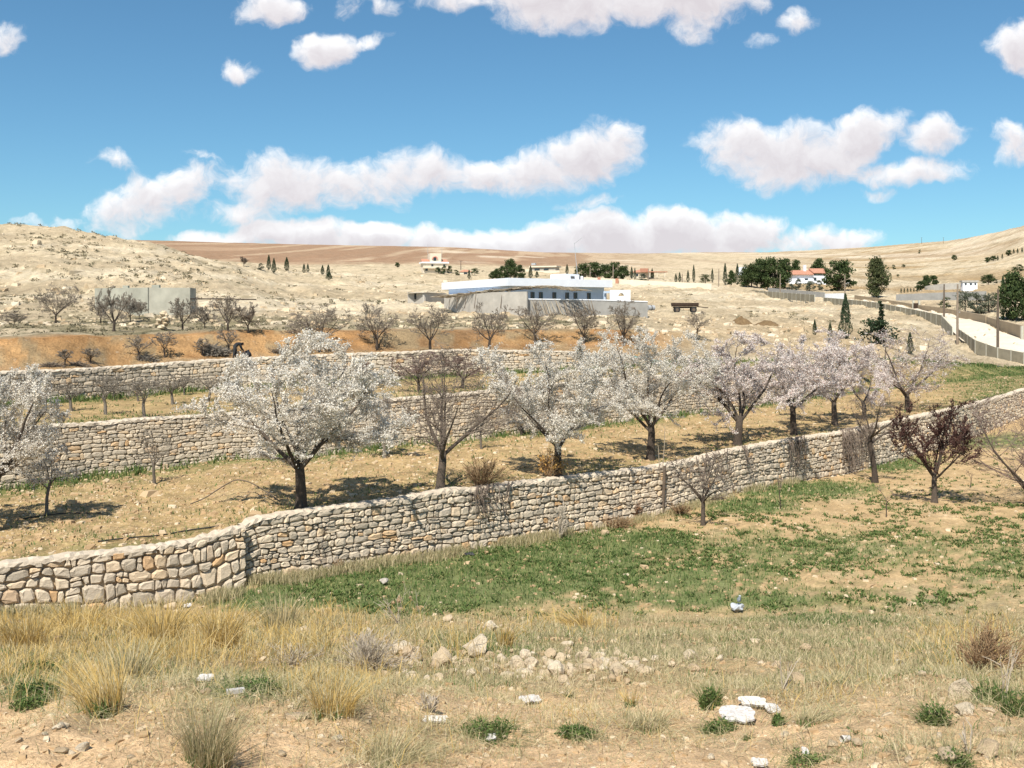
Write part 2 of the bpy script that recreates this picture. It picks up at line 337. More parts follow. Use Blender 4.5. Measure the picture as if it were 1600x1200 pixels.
PROF = {
 -400: [(46,590),(48,548),(75,512),(95,485),(125,450),(165,405),(225,352),(280,370),(600,395),(1500,372)],
 0: [(52,575),(54,533),(88,506),(107,482),(130,455),(172,405),(230,354),(280,368),(600,400),(1500,372)],
 100: [(55,570),(57,528),(88,506),(107,481),(130,455),(172,407),(230,356),(280,368),(600,402),(1500,373)],
 180: [(58,566),(60,525),(88,506),(107,481),(130,457),(170,415),(225,371),(275,380),(600,405),(1500,374)],
 267: [(60,562),(62.5,522),(90,504),(110,480),(135,455),(175,422),(225,392),(270,397),(600,409),(1500,376)],
 357: [(62.5,558),(65,520),(92,502),(115,478),(145,453),(185,430),(230,412),(290,414),(700,411),(1500,379)],
 450: [(66,552),(68.5,518),(95,502),(125,485),(165,462),(215,445),(300,428),(420,420),(800,408),(1500,381)],
 700: [(71,545),(73.5,516),(100,505),(150,486),(172,477),(225,458),(300,440),(400,425),(850,406),(1500,386)],
 850: [(75,544),(78,516),(110,501),(150,488),(190,474),(240,459),(300,445),(420,425),(900,410),(1500,394)],
 1000: [(78,541),(81,518),(110,504),(150,494),(200,471),(250,457),(300,446),(400,436),(900,412),(1500,396)],
 1100: [(82,545),(86,522),(112,511),(150,493),(200,473),(250,459),(300,448),(400,436),(900,412),(1500,394)],
 1200: [(86,545),(92,528),(120,516),(150,501),(200,481),(285,465),(330,447),(420,432),(900,410),(1500,394)],
 1300: [(93,552),(97,540),(120,521),(150,504),(180,490),(230,475),(338,447),(450,430),(900,407),(1500,389)],
 1367: [(101,556),(106,545),(130,521),(160,504),(205,483),(230,474),(270,460),(400,442),(850,406),(1300,385)],
 1427: [(108,562),(112,555),(133,533),(160,511),(185,494),(215,482),(250,467),(400,442),(800,403),(1200,380)],
 1480: [(112,570),(118,558),(133,545),(150,527),(172,505),(195,491),(250,468),(380,442),(750,400),(1100,376)],
 1540: [(116,571),(120,562),(130,551),(148,523),(165,507),(195,488),(250,468),(380,438),(650,398),(900,366)],
 1600: [(116,576),(119,573),(123,570),(138,536),(160,510),(190,490),(250,467),(380,430),(550,393),(800,352)],
 2100: [(118,600),(122,595),(127,590),(140,555),(160,525),(190,500),(250,460),(380,415),(550,370),(800,310)]}
_pk = sorted(PROF)
_pd = np.array([[q[0] for q in PROF[k]] for k in _pk], float)
_pz = np.array([[-(q[1] - YH) * q[0] / F for q in PROF[k]] for k in _pk])
def zL(p, d):
    p = np.asarray(p, float); d = np.asarray(d, float)
    zb = np.maximum(Z1B(p), -8.75); dd = D1(p)
    f = -8.2 + (zb + 8.2) * np.clip((d - 29) / np.maximum(dd - 29, 2.0), 0, 1)
    return np.where(d < 29, np.interp(d, BANK_D, BANK_Z), f)
def lerpz(p, d, da, za, db, zb): t = np.clip((d - da) / np.maximum(db - da, .1), 0, 1); return za + (zb - za) * t
zT2 = lambda p, d: lerpz(p, d, D1(p), w1zt(p) - .05, D3(p), Z3B(p))
zT3 = lambda p, d: lerpz(p, d, D3(p), Z3T(p) - .05, D4(p), Z4B(p))
def zT4(p, d):
    p, d = np.broadcast_arrays(np.asarray(p, float), np.asarray(d, float)); sh = p.shape; p = p.ravel(); d = d.ravel()
    K = [D4(p)] + [np.interp(p, _pk, _pd[:, i]) for i in range(10)]
    Zk = [Z4T(p) - .05] + [np.interp(p, _pk, _pz[:, i]) for i in range(10)]
    K += [K[-1] + 700, K[-1] + 2500]; Zk += [Zk[-1] + 6, Zk[-1] + 6]
    for i in range(1, len(K)): K[i] = np.maximum(K[i], K[i - 1] + .3)
    z = Zk[0].copy()
    for i in range(len(K) - 1):
        t = np.clip((d - K[i]) / (K[i + 1] - K[i]), 0, 1); z = z + (Zk[i + 1] - Zk[i]) * t
    return z.reshape(sh)
# relief on top of those
def rel_L(x, y):
    near = sstep(30, 24, y)
    r = near * ((fbm(x * .55, y * .55, 3, 1) - .5) * .38 + (fbm(x * 2.4, y * 2.4, 3, 2) - .5) * .14) + (fbm(x * 6, y * 6, 2, 5) - .5) * .05
    return r + (1 - near) * ((fbm(x * .3, y * .3, 2, 3) - .5) * .10 + (fbm(x * 3, y * 3, 3, 4) - .5) * .10) * sstep(26, 34, y) - np.exp(-(((x + 0) / 9) ** 2) - (y / 3.2) ** 2) * .1
rel_T = lambda x, y: (fbm(x * .25, y * .25, 2, 6) - .5) * .14 + (fbm(x * 3, y * 3, 3, 7) - .5) * .13
def rel_H(p, d, x, y):
    a = np.clip((d - 84) / 60, 0, 1) * np.clip(1.3 - d / 900, .25, 1)
    k = (fbm(x * .05, y * .05, 4, 8) - .5) * 3.0 * a * np.where((p > 1130) & (d < 330), .35, 1)
    k = k + (fbm(x * .35, y * .35, 3, 9) - .5) * (.45 + 1.1 * a)
    far = np.clip((d - 700) / 500, 0, 1)
    return k * (1 - .6 * far) + (fbm(x * .8, y * .8, 2, 10) - .5) * .2
def Z(sheet, p, d):
    x = (np.asarray(p, float) - 800) / F * d
    if sheet == 'L': return zL(p, d) + rel_L(x, np.asarray(d, float))
    if sheet == 'T2': return zT2(p, d) + rel_T(x, d)
    if sheet == 'T3': return zT3(p, d) + rel_T(x, d)
    return zT4(p, d) + rel_H(p, d, x, d)
def rng_of(sheet, p):
    if sheet == 'L': return 3.6, float(D1(p))
    if sheet == 'T2': return float(D1(p)) + .5, float(D3(p))
    if sheet == 'T3': return float(D3(p)) + .5, float(D4(p))
    return float(D4(p)) + .5, 1400.0
def at(p, y, sheet, d=None):
    """the point of the ground seen at photo column p, row y (or at distance d)"""
    if d is None:
        a, b = rng_of(sheet, p)
        ds = np.geomspace(a, b, 700); zz = Z(sheet, np.full(700, p), ds); yy = YH - zz * F / ds
        k = np.nonzero(yy <= y)[0]; d = ds[k[0]] if len(k) else b
    return Vector(((p - 800) / F * d, d, float(Z(sheet, np.array([p]), np.array([d]))[0])))
def px2m(n, d): return n * d / F

def blobs(px, py, bl):
    s = 0.0
    for cx, cy, rx, ry, w in bl: s = np.maximum(s, w * np.exp(-(((px - cx) / rx) ** 2 + ((py - cy) / ry) ** 2)))
    return s
TALL = [(110,1010,330,62,1.1),(430,985,140,55,.8),(0,960,200,45,1.1),(330,1130,75,50,.8),(165,1085,70,40,.9),(520,1085,110,45,.75),(620,1160,110,45,.7),(905,975,70,28,.7),(700,1000,90,35,.4),(1530,1010,80,45,.4),(1000,1140,140,28,.55),(1265,1105,80,25,.6)]
SHORT = [(1050,1010,520,40,1.0),(1430,955,330,30,1.2),(700,1055,280,35,.8),(480,1040,160,50,.9),(600,970,170,30,.8),(1250,985,300,30,.9),(1500,1120,200,60,.35),(1200,1065,150,25,.8),(1420,1180,250,30,.5),(760,1150,80,30,.4)]
LUSH = [(640,915,260,42,1.15),(430,935,130,22,1.0),(850,890,210,45,1.0),(960,850,160,25,.9),(1060,900,260,45,.62),(1300,860,420,42,.50),(1560,880,150,60,.5),(1250,765,130,14,1.0),(1170,790,80,14,.9),(1400,725,70,14,.9),(1560,690,120,14,.7),(380,1075,80,22,.8),(40,1075,70,25,.7),(240,1020,50,20,.5),(760,1010,110,22,.6),(1300,970,150,14,.6),(1100,935,400,25,.6)]
DRYFLD = [(60,960,240,26,.9),(700,868,300,10,.9),(420,900,120,12,.8)]
mixc = lambda c, t, k: c + (np.array(k) - c) * np.clip(t, 0, 1)[..., None]
def cov_L(x, y, z):
    d = np.maximum(y, 1.0); px = 800 + F * x / d; py = YH - z * F / d
    c = np.ones(x.shape + (3,)) * np.array((.43, .302, .160))
    n1 = fbm(x * .7, y * .7, 4, 21); n2 = fbm(x * 2.6, y * 2.6, 4, 22); n3 = fbm(x * 7, y * 7, 3, 23)
    c = mixc(c, sstep(.5, .75, n1) * .5, (.50, .375, .225))
    c = mixc(c, sstep(1050, 1110, py) * .85, (.74, .51, .30))
    c = mixc(c, np.clip(blobs(px, py, SHORT) * 1.0, 0, 1) * sstep(.30, .55, n2 * .6 + n1 * .4) * .75, (.27, .235, .135))
    c = mixc(c, np.clip(blobs(px, py, TALL) + blobs(px, py, DRYFLD), 0, 1) * sstep(.3, .55, n2) * .8, (.30, .22, .11))
    g = blobs(px, py, LUSH)
    c = mixc(c, sstep(.58, .40, n2 * .55 + n3 * .45 + (.5 - g * .62) * .9 - .28) * np.clip(g * 1.8, 0, 1) * .85, (.10, .145, .048))
    return c
def cov_T(x, y, z, third=False):
    d = np.maximum(y, 1.0); px = 800 + F * x / d
    c = np.ones(x.shape + (3,)) * np.array((.365, .258, .128))
    n1 = fbm(x * .5, y * .5, 4, 31); n2 = fbm(x * 2.2, y * 2.2, 4, 32)
    c = mixc(c, sstep(.5, .8, n1) * .4, (.44, .33, .19))
    e = (D4(px) if third else D3(px)) - d; a = d - (D3(px) if third else D1(px))
    g = np.exp(-np.maximum(e, 0) / (1.1 if third else 1.5)) * 1.1 + np.exp(-a / (2.5 if not third else 1.8)) * .42 + .10 + sstep(1430, 1560, px) * .5
    c = mixc(c, sstep(.60, .42, n2 - (g - .35) * .55) * np.clip(g * 1.2, 0, .85), (.115, .135, .045))
    return c
def cov_H(p, d, x, y, z):
    n1 = fbm(x * .03, y * .03, 4, 41); n2 = fbm(x * .22, y * .22, 4, 42); n3 = fbm(x * .9, y * .9, 4, 43)
    c = np.ones(x.shape + (3,)) * np.array((.475, .385, .26))
    c = mixc(c, sstep(.40, .7, n2) * .6, (.50, .415, .28))
    c = mixc(c, sstep(.54, .66, n3 * .5 + n2 * .5) * .8 * sstep(40, 120, d), (.29, .235, .15)); led = fbm(x * .03 + 3, z * .8 + n2 * 2, 3, 48); c = mixc(c, sstep(.54, .66, led) * .55 * sstep(85, 110, d) * sstep(420, 300, d), (.62, .53, .39)); c = mixc(c, sstep(.46, .36, led) * .5 * sstep(85, 110, d) * sstep(420, 300, d), (.36, .28, .18))
    k1 = np.interp(p, _pk, _pd[:, 0]); k2 = np.interp(p, _pk, _pd[:, 1]); k3 = np.interp(p, _pk, _pd[:, 2])
    left = sstep(1120, 980, p)
    strata = fbm(x * .12, z * 1.7 + n2 * 1.5, 3, 44)
    bank = sstep(k1 - .8, k1 + .1, d) * sstep(k2 + 3.5, k2 + .3, d) * left
    c = mixc(c, sstep(k1, k1 - .8, d) * left * .9, (.39, .245, .115))
    c = mixc(c, bank, (.41, .225, .095)); c = mixc(c, bank * sstep(.5, .62, strata) * .7, (.46, .28, .13)); c = mixc(c, bank * sstep(.48, .36, strata) * .7, (.27, .165, .085)); c = mixc(c, bank * sstep(.52, .64, n3) * .8, (.33, .25, .145))
    scr = sstep(k2 + 1, k2 + 4, d) * sstep(k3 + 16, k3 - 2, d) * sstep(1050, 850, p)
    c = mixc(c, scr * sstep(.38, .6, n2 * .5 + n3 * .5) * .9, (.22, .185, .105)); c = mixc(c, scr * sstep(.56, .66, n3) * .6, (.13, .125, .07))
    mid = sstep(1000, 1080, p) * sstep(76, 90, d) * sstep(150, 120, d) * sstep(1450, 1380, p)
    c = mixc(c, mid * .6, (.45, .33, .19))
    # tilled reddish brown plateau edge far off, ochre slope on the right, white chalk scars
    kr = np.interp(p, _pk, _pd[:, 9])
    br = sstep(.30, .50, d / kr + (n1 - .5) * .22) * sstep(1120, 830, p) * sstep(400, 600, d)
    c = mixc(c, br * .95, (.27, .165, .10)); c = mixc(c, br * sstep(.58, .72, fbm(x * .02, y * .004, 3, 45)) * .5, (.42, .29, .19))
    c = mixc(c, sstep(.93, .98, d / kr) * sstep(780, 900, p) * .7 * sstep(400, 600, d), (.34, .25, .17))
    c = mixc(c, sstep(.50, .66, n1) * sstep(230, 330, d) * sstep(1080, 1350, p) * .85, (.30, .20, .095))
    sc_ = sstep(.58, .66, fbm(x * .012 + 9, y * .006, 3, 46)) * sstep(600, 800, d) * sstep(640, 700, p)
    c = mixc(c, sc_ * .6, (.60, .51, .39)); rt = sstep(1050, 1300, p) * sstep(260, 380, d); tr1 = fbm(x * .02 + y * .006, z * .16 + n1 * 2, 3, 49); c = mixc(c, rt * sstep(.57, .66, tr1) * .6, (.50, .42, .30)); c = mixc(c, rt * sstep(.44, .34, tr1) * .6, (.30, .215, .12)); c = mixc(c, rt * sstep(.60, .68, n2) * .5, (.26, .20, .12)); gl = fbm(x * .05, y * .003, 3, 50); c = mixc(c, sstep(.56, .66, gl) * .35 * sstep(500, 700, d), (.56, .45, .31)); c = mixc(c, sstep(.42, .34, gl) * .35 * sstep(500, 700, d), (.28, .19, .12))
    return c

def sheet(name, Pg, Dg, zf, cf, mtl, kind='structure'):
    """one sheet of ground over a grid of columns and distances"""
    x = (Pg - 800) / F * Dg; z = zf(Pg, Dg); r, c = Pg.shape
    g = Geo(); i = np.arange(r * c).reshape(r, c)
    g.add(np.stack([x, Dg, z], -1).reshape(-1, 3), np.stack([i[:-1, :-1], i[:-1, 1:], i[1:, 1:], i[1:, :-1]], -1).reshape(-1, 4))
    me = g.mesh(name, mtl, True)
    col = np.concatenate([cf(Pg, Dg, x, Dg, z), np.ones((r, c, 1))], -1)
    a = me.attributes.new('cov', 'FLOAT_COLOR', 'POINT'); a.data.foreach_set('color', col.astype(np.float32).ravel())
    return link(name, me, kind=kind)
M_FIELD = ground_mat('field_soil', 9.0, 1.6, .34, .9, .05, .35)
M_TERR = ground_mat('terrace_soil', 5.0, .9, .40, 1.0, .07, .45)
M_HILL = ground_mat('chalk_hillside', 1.1, .16, .30, 1.0, .35, .30)
# lower field with the bank in front: rows by distance, width grows with distance
dr = np.concatenate([np.linspace(-60, 1.2, 26), np.geomspace(1.4, 110, 330)])
tt = np.linspace(-1, 1, 361); wd = np.maximum(np.abs(dr), 4) * .78 + 5
Xg = tt[None, :] * wd[:, None]; Dg = np.repeat(dr[:, None], 361, 1); Ds = np.where(np.abs(Dg) < .5, .5, Dg)
Pg = np.clip(800 + F * Xg / np.maximum(Dg, .6), -900, 2600)
zz = zL(Pg, Dg) + rel_L(Xg, Dg)
g = Geo(); r, c = Xg.shape; i = np.arange(r * c).reshape(r, c)
g.add(np.stack([Xg, Dg, zz], -1).reshape(-1, 3), np.stack([i[:-1, :-1], i[:-1, 1:], i[1:, 1:], i[1:, :-1]], -1).reshape(-1, 4))
me = g.mesh('field_ground', M_FIELD, True)
a = me.attributes.new('cov', 'FLOAT_COLOR', 'POINT'); a.data.foreach_set('color', np.concatenate([cov_L(Xg, Dg, zz), np.ones((r, c, 1))], -1).astype(np.float32).ravel())
link('field_ground', me, kind='structure')
pc = np.linspace(-700, 2300, 620); v = np.linspace(0, 1, 90)[:, None]
sheet('terrace_ground', np.repeat(pc[None], 90, 0), (D1(pc) + .22)[None] * (1 - v) + (D3(pc) + .5)[None] * v, lambda p, d: Z('T2', p, d), lambda p, d, x, y, z: cov_T(x, y, z), M_TERR)
v = np.linspace(0, 1, 50)[:, None]
sheet('terrace_ground', np.repeat(pc[None], 50, 0), (D3(pc) + .22)[None] * (1 - v) + (D4(pc) + .5)[None] * v, lambda p, d: Z('T3', p, d), lambda p, d, x, y, z: cov_T(x, y, z, True), M_TERR)
pc = np.linspace(-900, 2500, 680)
vv_ = np.concatenate([np.linspace(0, .16, 60)[:-1], np.linspace(.16, .62, 260)[:-1], np.linspace(.62, 1, 90)])[:, None]
d0_ = (D4(pc) + .2)[None]
sheet('hillside', np.repeat(pc[None], len(vv_), 0), d0_ * (3600 / d0_) ** vv_, lambda p, d: Z('T4', p, d), cov_H, M_HILL)

# ---------------------------------------------------------------- dry stone walls
M_STONE = mat('wall_stone', [(0, (.38, .325, .25)), (.3, (.49, .415, .32)), (.6, (.57, .48, .365)), (.84, (.62, .51, .375)), (.91, (.60, .45, .29)), (.965, (.52, .33, .17)), (1, (.52, .46, .375))], .95, 9.0, .22, .5, 26)
M_CORE = mat('wall_fill', [(0, (.48, .385, .265))], 1, 6.0, .3, .5, 15)
M_COPE = mat('wall_mortar', [(0, (.44, .37, .285)), (1, (.55, .47, .37))], .95, 5.0, .15, .5, 18)
def clip_poly(poly, n, c):
    out = []
    for i in range(len(poly)):
        a, b = poly[i], poly[(i + 1) % len(poly)]
        da, db = a[0] * n[0] + a[1] * n[1] - c, b[0] * n[0] + b[1] * n[1] - c
        if da <= 0: out.append(a)
        if (da < 0 < db) or (db < 0 < da): t = da / (da - db); out.append((a[0] + t * (b[0] - a[0]), a[1] + t * (b[1] - a[1])))
    return out
def stone_wall(label, p0, p1, Df, zbf, ztf, sw, sh, seed, off=0.0, cope=True, sink=.25, end_left=False, name='stone_wall', jit=.26, gapk=1.0, rnd_=.34, dk=.85):
    rng = np.random.default_rng(seed); rr = random.Random(seed)
    ps = np.linspace(p0, p1, 400); dd = Df(ps) - off
    X = (ps - 800) / F * dd; Y = dd
    s = np.concatenate([[0], np.cumsum(np.hypot(np.diff(X), np.diff(Y)))]); S = s[-1]
    zb = zbf(ps) - sink; zt = ztf(ps)
    k = np.ones(9) / 9; pad = lambda q: np.convolve(np.pad(q, 4, mode='edge'), k, 'valid')
    tx = np.gradient(pad(X), s); ty = np.gradient(pad(Y), s); q = np.hypot(tx, ty); nx, ny = ty / q, -tx / q     # towards the viewer
    Hm = float(np.mean(zt - zb))
    def tow(sv, t, n):
        x = np.interp(sv, s, X); y = np.interp(sv, s, Y); a = np.interp(sv, s, nx); b = np.interp(sv, s, ny)
        v = t / Hm; nn = n + (1 - v) * .16
        lo, hi = np.interp(sv, s, zb), np.interp(sv, s, zt)
        return np.stack([x + a * nn, y + b * nn, lo + (hi - lo) * v], -1)
    root = thing(name, label, 'wall'); root['kind'] = 'thing'
    # core behind the stones
    ss = np.linspace(0, S, 160); g = Geo(); rows = []
    for t, n in ((-.1, -.10), (Hm * .5, -.10), (Hm - .05, -.10), (Hm - .05, -.55), (-.1, -.6)): rows.append(tow(ss, np.full(160, t), np.full(160, n)))
    V = np.concatenate(rows); i = np.arange(5 * 160).reshape(5, 160)
    g.add(V, np.stack([i[:-1, :-1], i[:-1, 1:], i[1:, 1:], i[1:, :-1]], -1).reshape(-1, 4))
    g.add(np.array([rw[e] for e in (0, -1) for rw in rows]), [[0, 1, 2], [0, 2, 3], [0, 3, 4], [5, 7, 6], [5, 8, 7], [5, 9, 8]])
    link('wall_core', g.mesh('wall_core', M_CORE), root)
    # stones: uneven courses with wavering beds, leaning joints, clipped corners, some blocks made of two thin slabs
    stones = []; tr_ = [0.0]
    while tr_[-1] < Hm - sh * .6: tr_.append(tr_[-1] + sh * rr.uniform(.62, 1.5) * (1.22 - .4 * tr_[-1] / Hm))
    tr_[-1] = Hm; nr = len(tr_) - 1
    def bed(r, x):
        if r == 0: return 0.0
        if r >= nr: return Hm
        return tr_[r] + sh * jit * 1.6 * (float(vnoise(x / sw * .45 + r * 13.7, seed + r * 3.1)) - .5) * 2
    def cut(c4):   # clip the four corners by different amounts: up to eight sides
        out = []
        for i in range(4):
            a, b, c = c4[i - 1], c4[i], c4[(i + 1) % 4]; f1, f2 = rr.uniform(.12, rnd_), rr.uniform(.12, rnd_)
            if rr.random() < .22: out.append(b + ((a - b) + (c - b)) * .05); continue
            out += [b + (a - b) * f1, b + (c - b) * f2]
        return np.array(out)
    for r in range(nr):
        x = 0.0; j0 = 0.0
        hr = tr_[r + 1] - tr_[r]
        while x < S - .03:
            w = sw * rr.choice((.45, .65, .85, 1.0, 1.2, 1.6)) * (.7 + .4 * hr / sh); x1 = min(x + w, S)
            if S - x1 < sw * .4: x1 = S
            j1 = 0.0 if x1 >= S else rr.uniform(-.16, .16) * hr
            c4 = [np.array((x - j0, bed(r, x))), np.array((x1 - j1, bed(r, x1))), np.array((x1 + j1, bed(r + 1, x1))), np.array((x + j0, bed(r + 1, x)))]
            parts_ = [c4]
            if rr.random() < .11 and hr > sh * .8:
                a, b = rr.uniform(.35, .65), rr.uniform(.35, .65); m0, m1 = c4[0] + (c4[3] - c4[0]) * a, c4[1] + (c4[2] - c4[1]) * b; parts_ = [[c4[0], c4[1], m1, m0], [m0, m1, c4[2], c4[3]]]
            for c4 in parts_:
                pp = cut(c4); c = pp.mean(0); ext = pp.max(0) - pp.min(0)
                if ext.min() < .035: continue
                dist = float(np.interp(c[0], s, Y)); stones.append((ext[0] * ext[1] / dist ** 2, pp, c))
            x, j0 = x1, j1
    stones.sort(key=lambda q: -q[0])
    rest = Geo(); hue = np.random.default_rng(seed + 1)
    def stone(g, pp, c, o):
        k = len(pp); gap = (.005 + rng.random() * .012) * gapk
        dirv = pp - c; ln = np.maximum(np.hypot(*dirv.T), .02)[:, None]
        rim = c + dirv * (1 - gap / ln) + rng.normal(0, .008, (k, 2)); f = rng.uniform(.0, .07) * dk
        inn = c + dirv * rng.uniform(.52, .76, (k, 1)) + rng.normal(0, .006, (k, 2))
        vs = [tow(rim[:, 0], rim[:, 1], np.full(k, -.22)), tow(rim[:, 0], rim[:, 1], f - .038 * dk + rng.uniform(-.015, .015, k) * dk), tow(inn[:, 0], inn[:, 1], f + rng.uniform(-.012, .022, k) * dk)]
        V = np.concatenate(vs) - o
        q = [[r * k + i, r * k + (i + 1) % k, (r + 1) * k + (i + 1) % k, (r + 1) * k + i] for r in range(2) for i in range(k)]
        v = hue.random() ; 
        off = g.n; g.add(V, q, v); g.more([[0, i, i + 1] for i in range(1, k - 1)], off + 2 * k, v)
    for j, (_, pp, c) in enumerate(stones):
        if j < 300:
            o = tow(np.array([c[0]]), np.array([c[1]]), np.array([0.0]))[0]; g = Geo(); stone(g, pp, c, o)
            link('stone', g.mesh('stone', M_STONE), root, o)
        else: stone(rest, pp, c, 0.0)
    if rest.n: link('stones', rest.mesh('stones', M_STONE), root, kind='stuff')
    if cope:   # rough mortar and flat stones along the top
        n = int(S / .13); ss = np.linspace(0, S, n); g = Geo(); w = lambda a: rng.uniform(-a, a, n)
        rows = [tow(ss, Hm - .07 + w(.035), .04 + w(.035)), tow(ss, Hm + .01 + w(.04), .03 + w(.04)), tow(ss, Hm + .05 + w(.045), -.10 + w(.05)), tow(ss, Hm + .05 + w(.03), -.42 + w(.05)), tow(ss, Hm - .12 + w(.02), -.50 + w(.05))]
        i = np.arange(5 * n).reshape(5, n)
        g.add(np.concatenate(rows), np.stack([i[:-1, :-1], i[:-1, 1:], i[1:, 1:], i[1:, :-1]], -1).reshape(-1, 4), rng.random(4 * (n - 1)))
        link('coping', g.mesh('coping', M_COPE), root)
    return root
stone_wall('older low stone wall of large grey blocks at the left end of the front terrace', -170, 383, lambda p: D1(p), Z1B, lambda p: w1zt(p), .31, .235, 5, off=.30, gapk=1.7, jit=.42, rnd_=.33, sink=.3)
stone_wall('long pale dry stone wall with a mortar cap under the row of blossoming trees', 380, 1980, D1, Z1B, lambda p: w1zt(p), .285, .18, 6)
stone_wall('tall dry stone wall behind the front orchard terrace, its foot lined with green grass', -200, 1275, D3, Z3B, lambda p: Z3T(p), .28, .155, 8, gapk=.6, dk=.55)
stone_wall('uppermost dry stone wall below the orange earth bank', -200, 1010, D4, Z4B, lambda p: Z4T(p), .31, .17, 9, jit=.3, gapk=.6, dk=.55)
# ---------------------------------------------------------------- trees
M_BARK = mat('bark', [(0, (.060, .046, .036)), (1, (.105, .082, .064))], .95, 12.0, .35, .6, 40)
M_BARKG = mat('grey_bark', [(0, (.13, .11, .09)), (1, (.19, .165, .135))], .95, 12.0, .3, .5, 40)
M_TWIG = mat('twigs', [(0, (.13, .10, .08)), (1, (.22, .175, .14))], .95)
M_TWIGL = mat('pale_grey_twigs', [(0, (.17, .14, .11)), (1, (.27, .23, .185))], .95)
M_DTWIG = mat('dark_red_twigs', [(0, (.07, .035, .03)), (1, (.12, .06, .05))], .95)
M_TWIGP = mat('reddish_twigs', [(0, (.15, .10, .085)), (1, (.23, .17, .145))], .95)
M_TWIGG = mat('grey_twigs', [(0, (.15, .13, .105)), (1, (.24, .21, .17))], .95)
M_BLW = mat('white_blossom', [(0, (.72, .68, .61)), (.82, (.92, .88, .80)), (.93, (.70, .62, .52)), (1, (.40, .35, .19))], .8, transl=.45)
M_BLP = mat('pink_blossom', [(0, (.70, .645, .61)), (.75, (.88, .81, .755)), (.92, (.58, .42, .40)), (1, (.34, .23, .19))], .8, transl=.35)
M_PURPLE = mat('purple_leaves', [(0, (.055, .026, .022)), (.7, (.095, .045, .036)), (1, (.14, .075, .05))], .7, transl=.25)
M_PINE = mat('pine_needles', [(0, (.032, .054, .020)), (.6, (.062, .092, .030)), (1, (.10, .125, .045))], .8, transl=.2)
M_CYP = mat('cypress_needles', [(0, (.018, .034, .017)), (.6, (.034, .058, .027)), (1, (.055, .08, .036))], .8, transl=.15)
M_OLIVE = mat('olive_leaves', [(0, (.07, .085, .055)), (.6, (.11, .125, .085)), (1, (.16, .17, .12))], .7, transl=.2)
M_CEDAR = mat('golden_cedar_needles', [(0, (.045, .058, .022)), (.6, (.085, .10, .04)), (1, (.14, .145, .065))], .8, transl=.2)

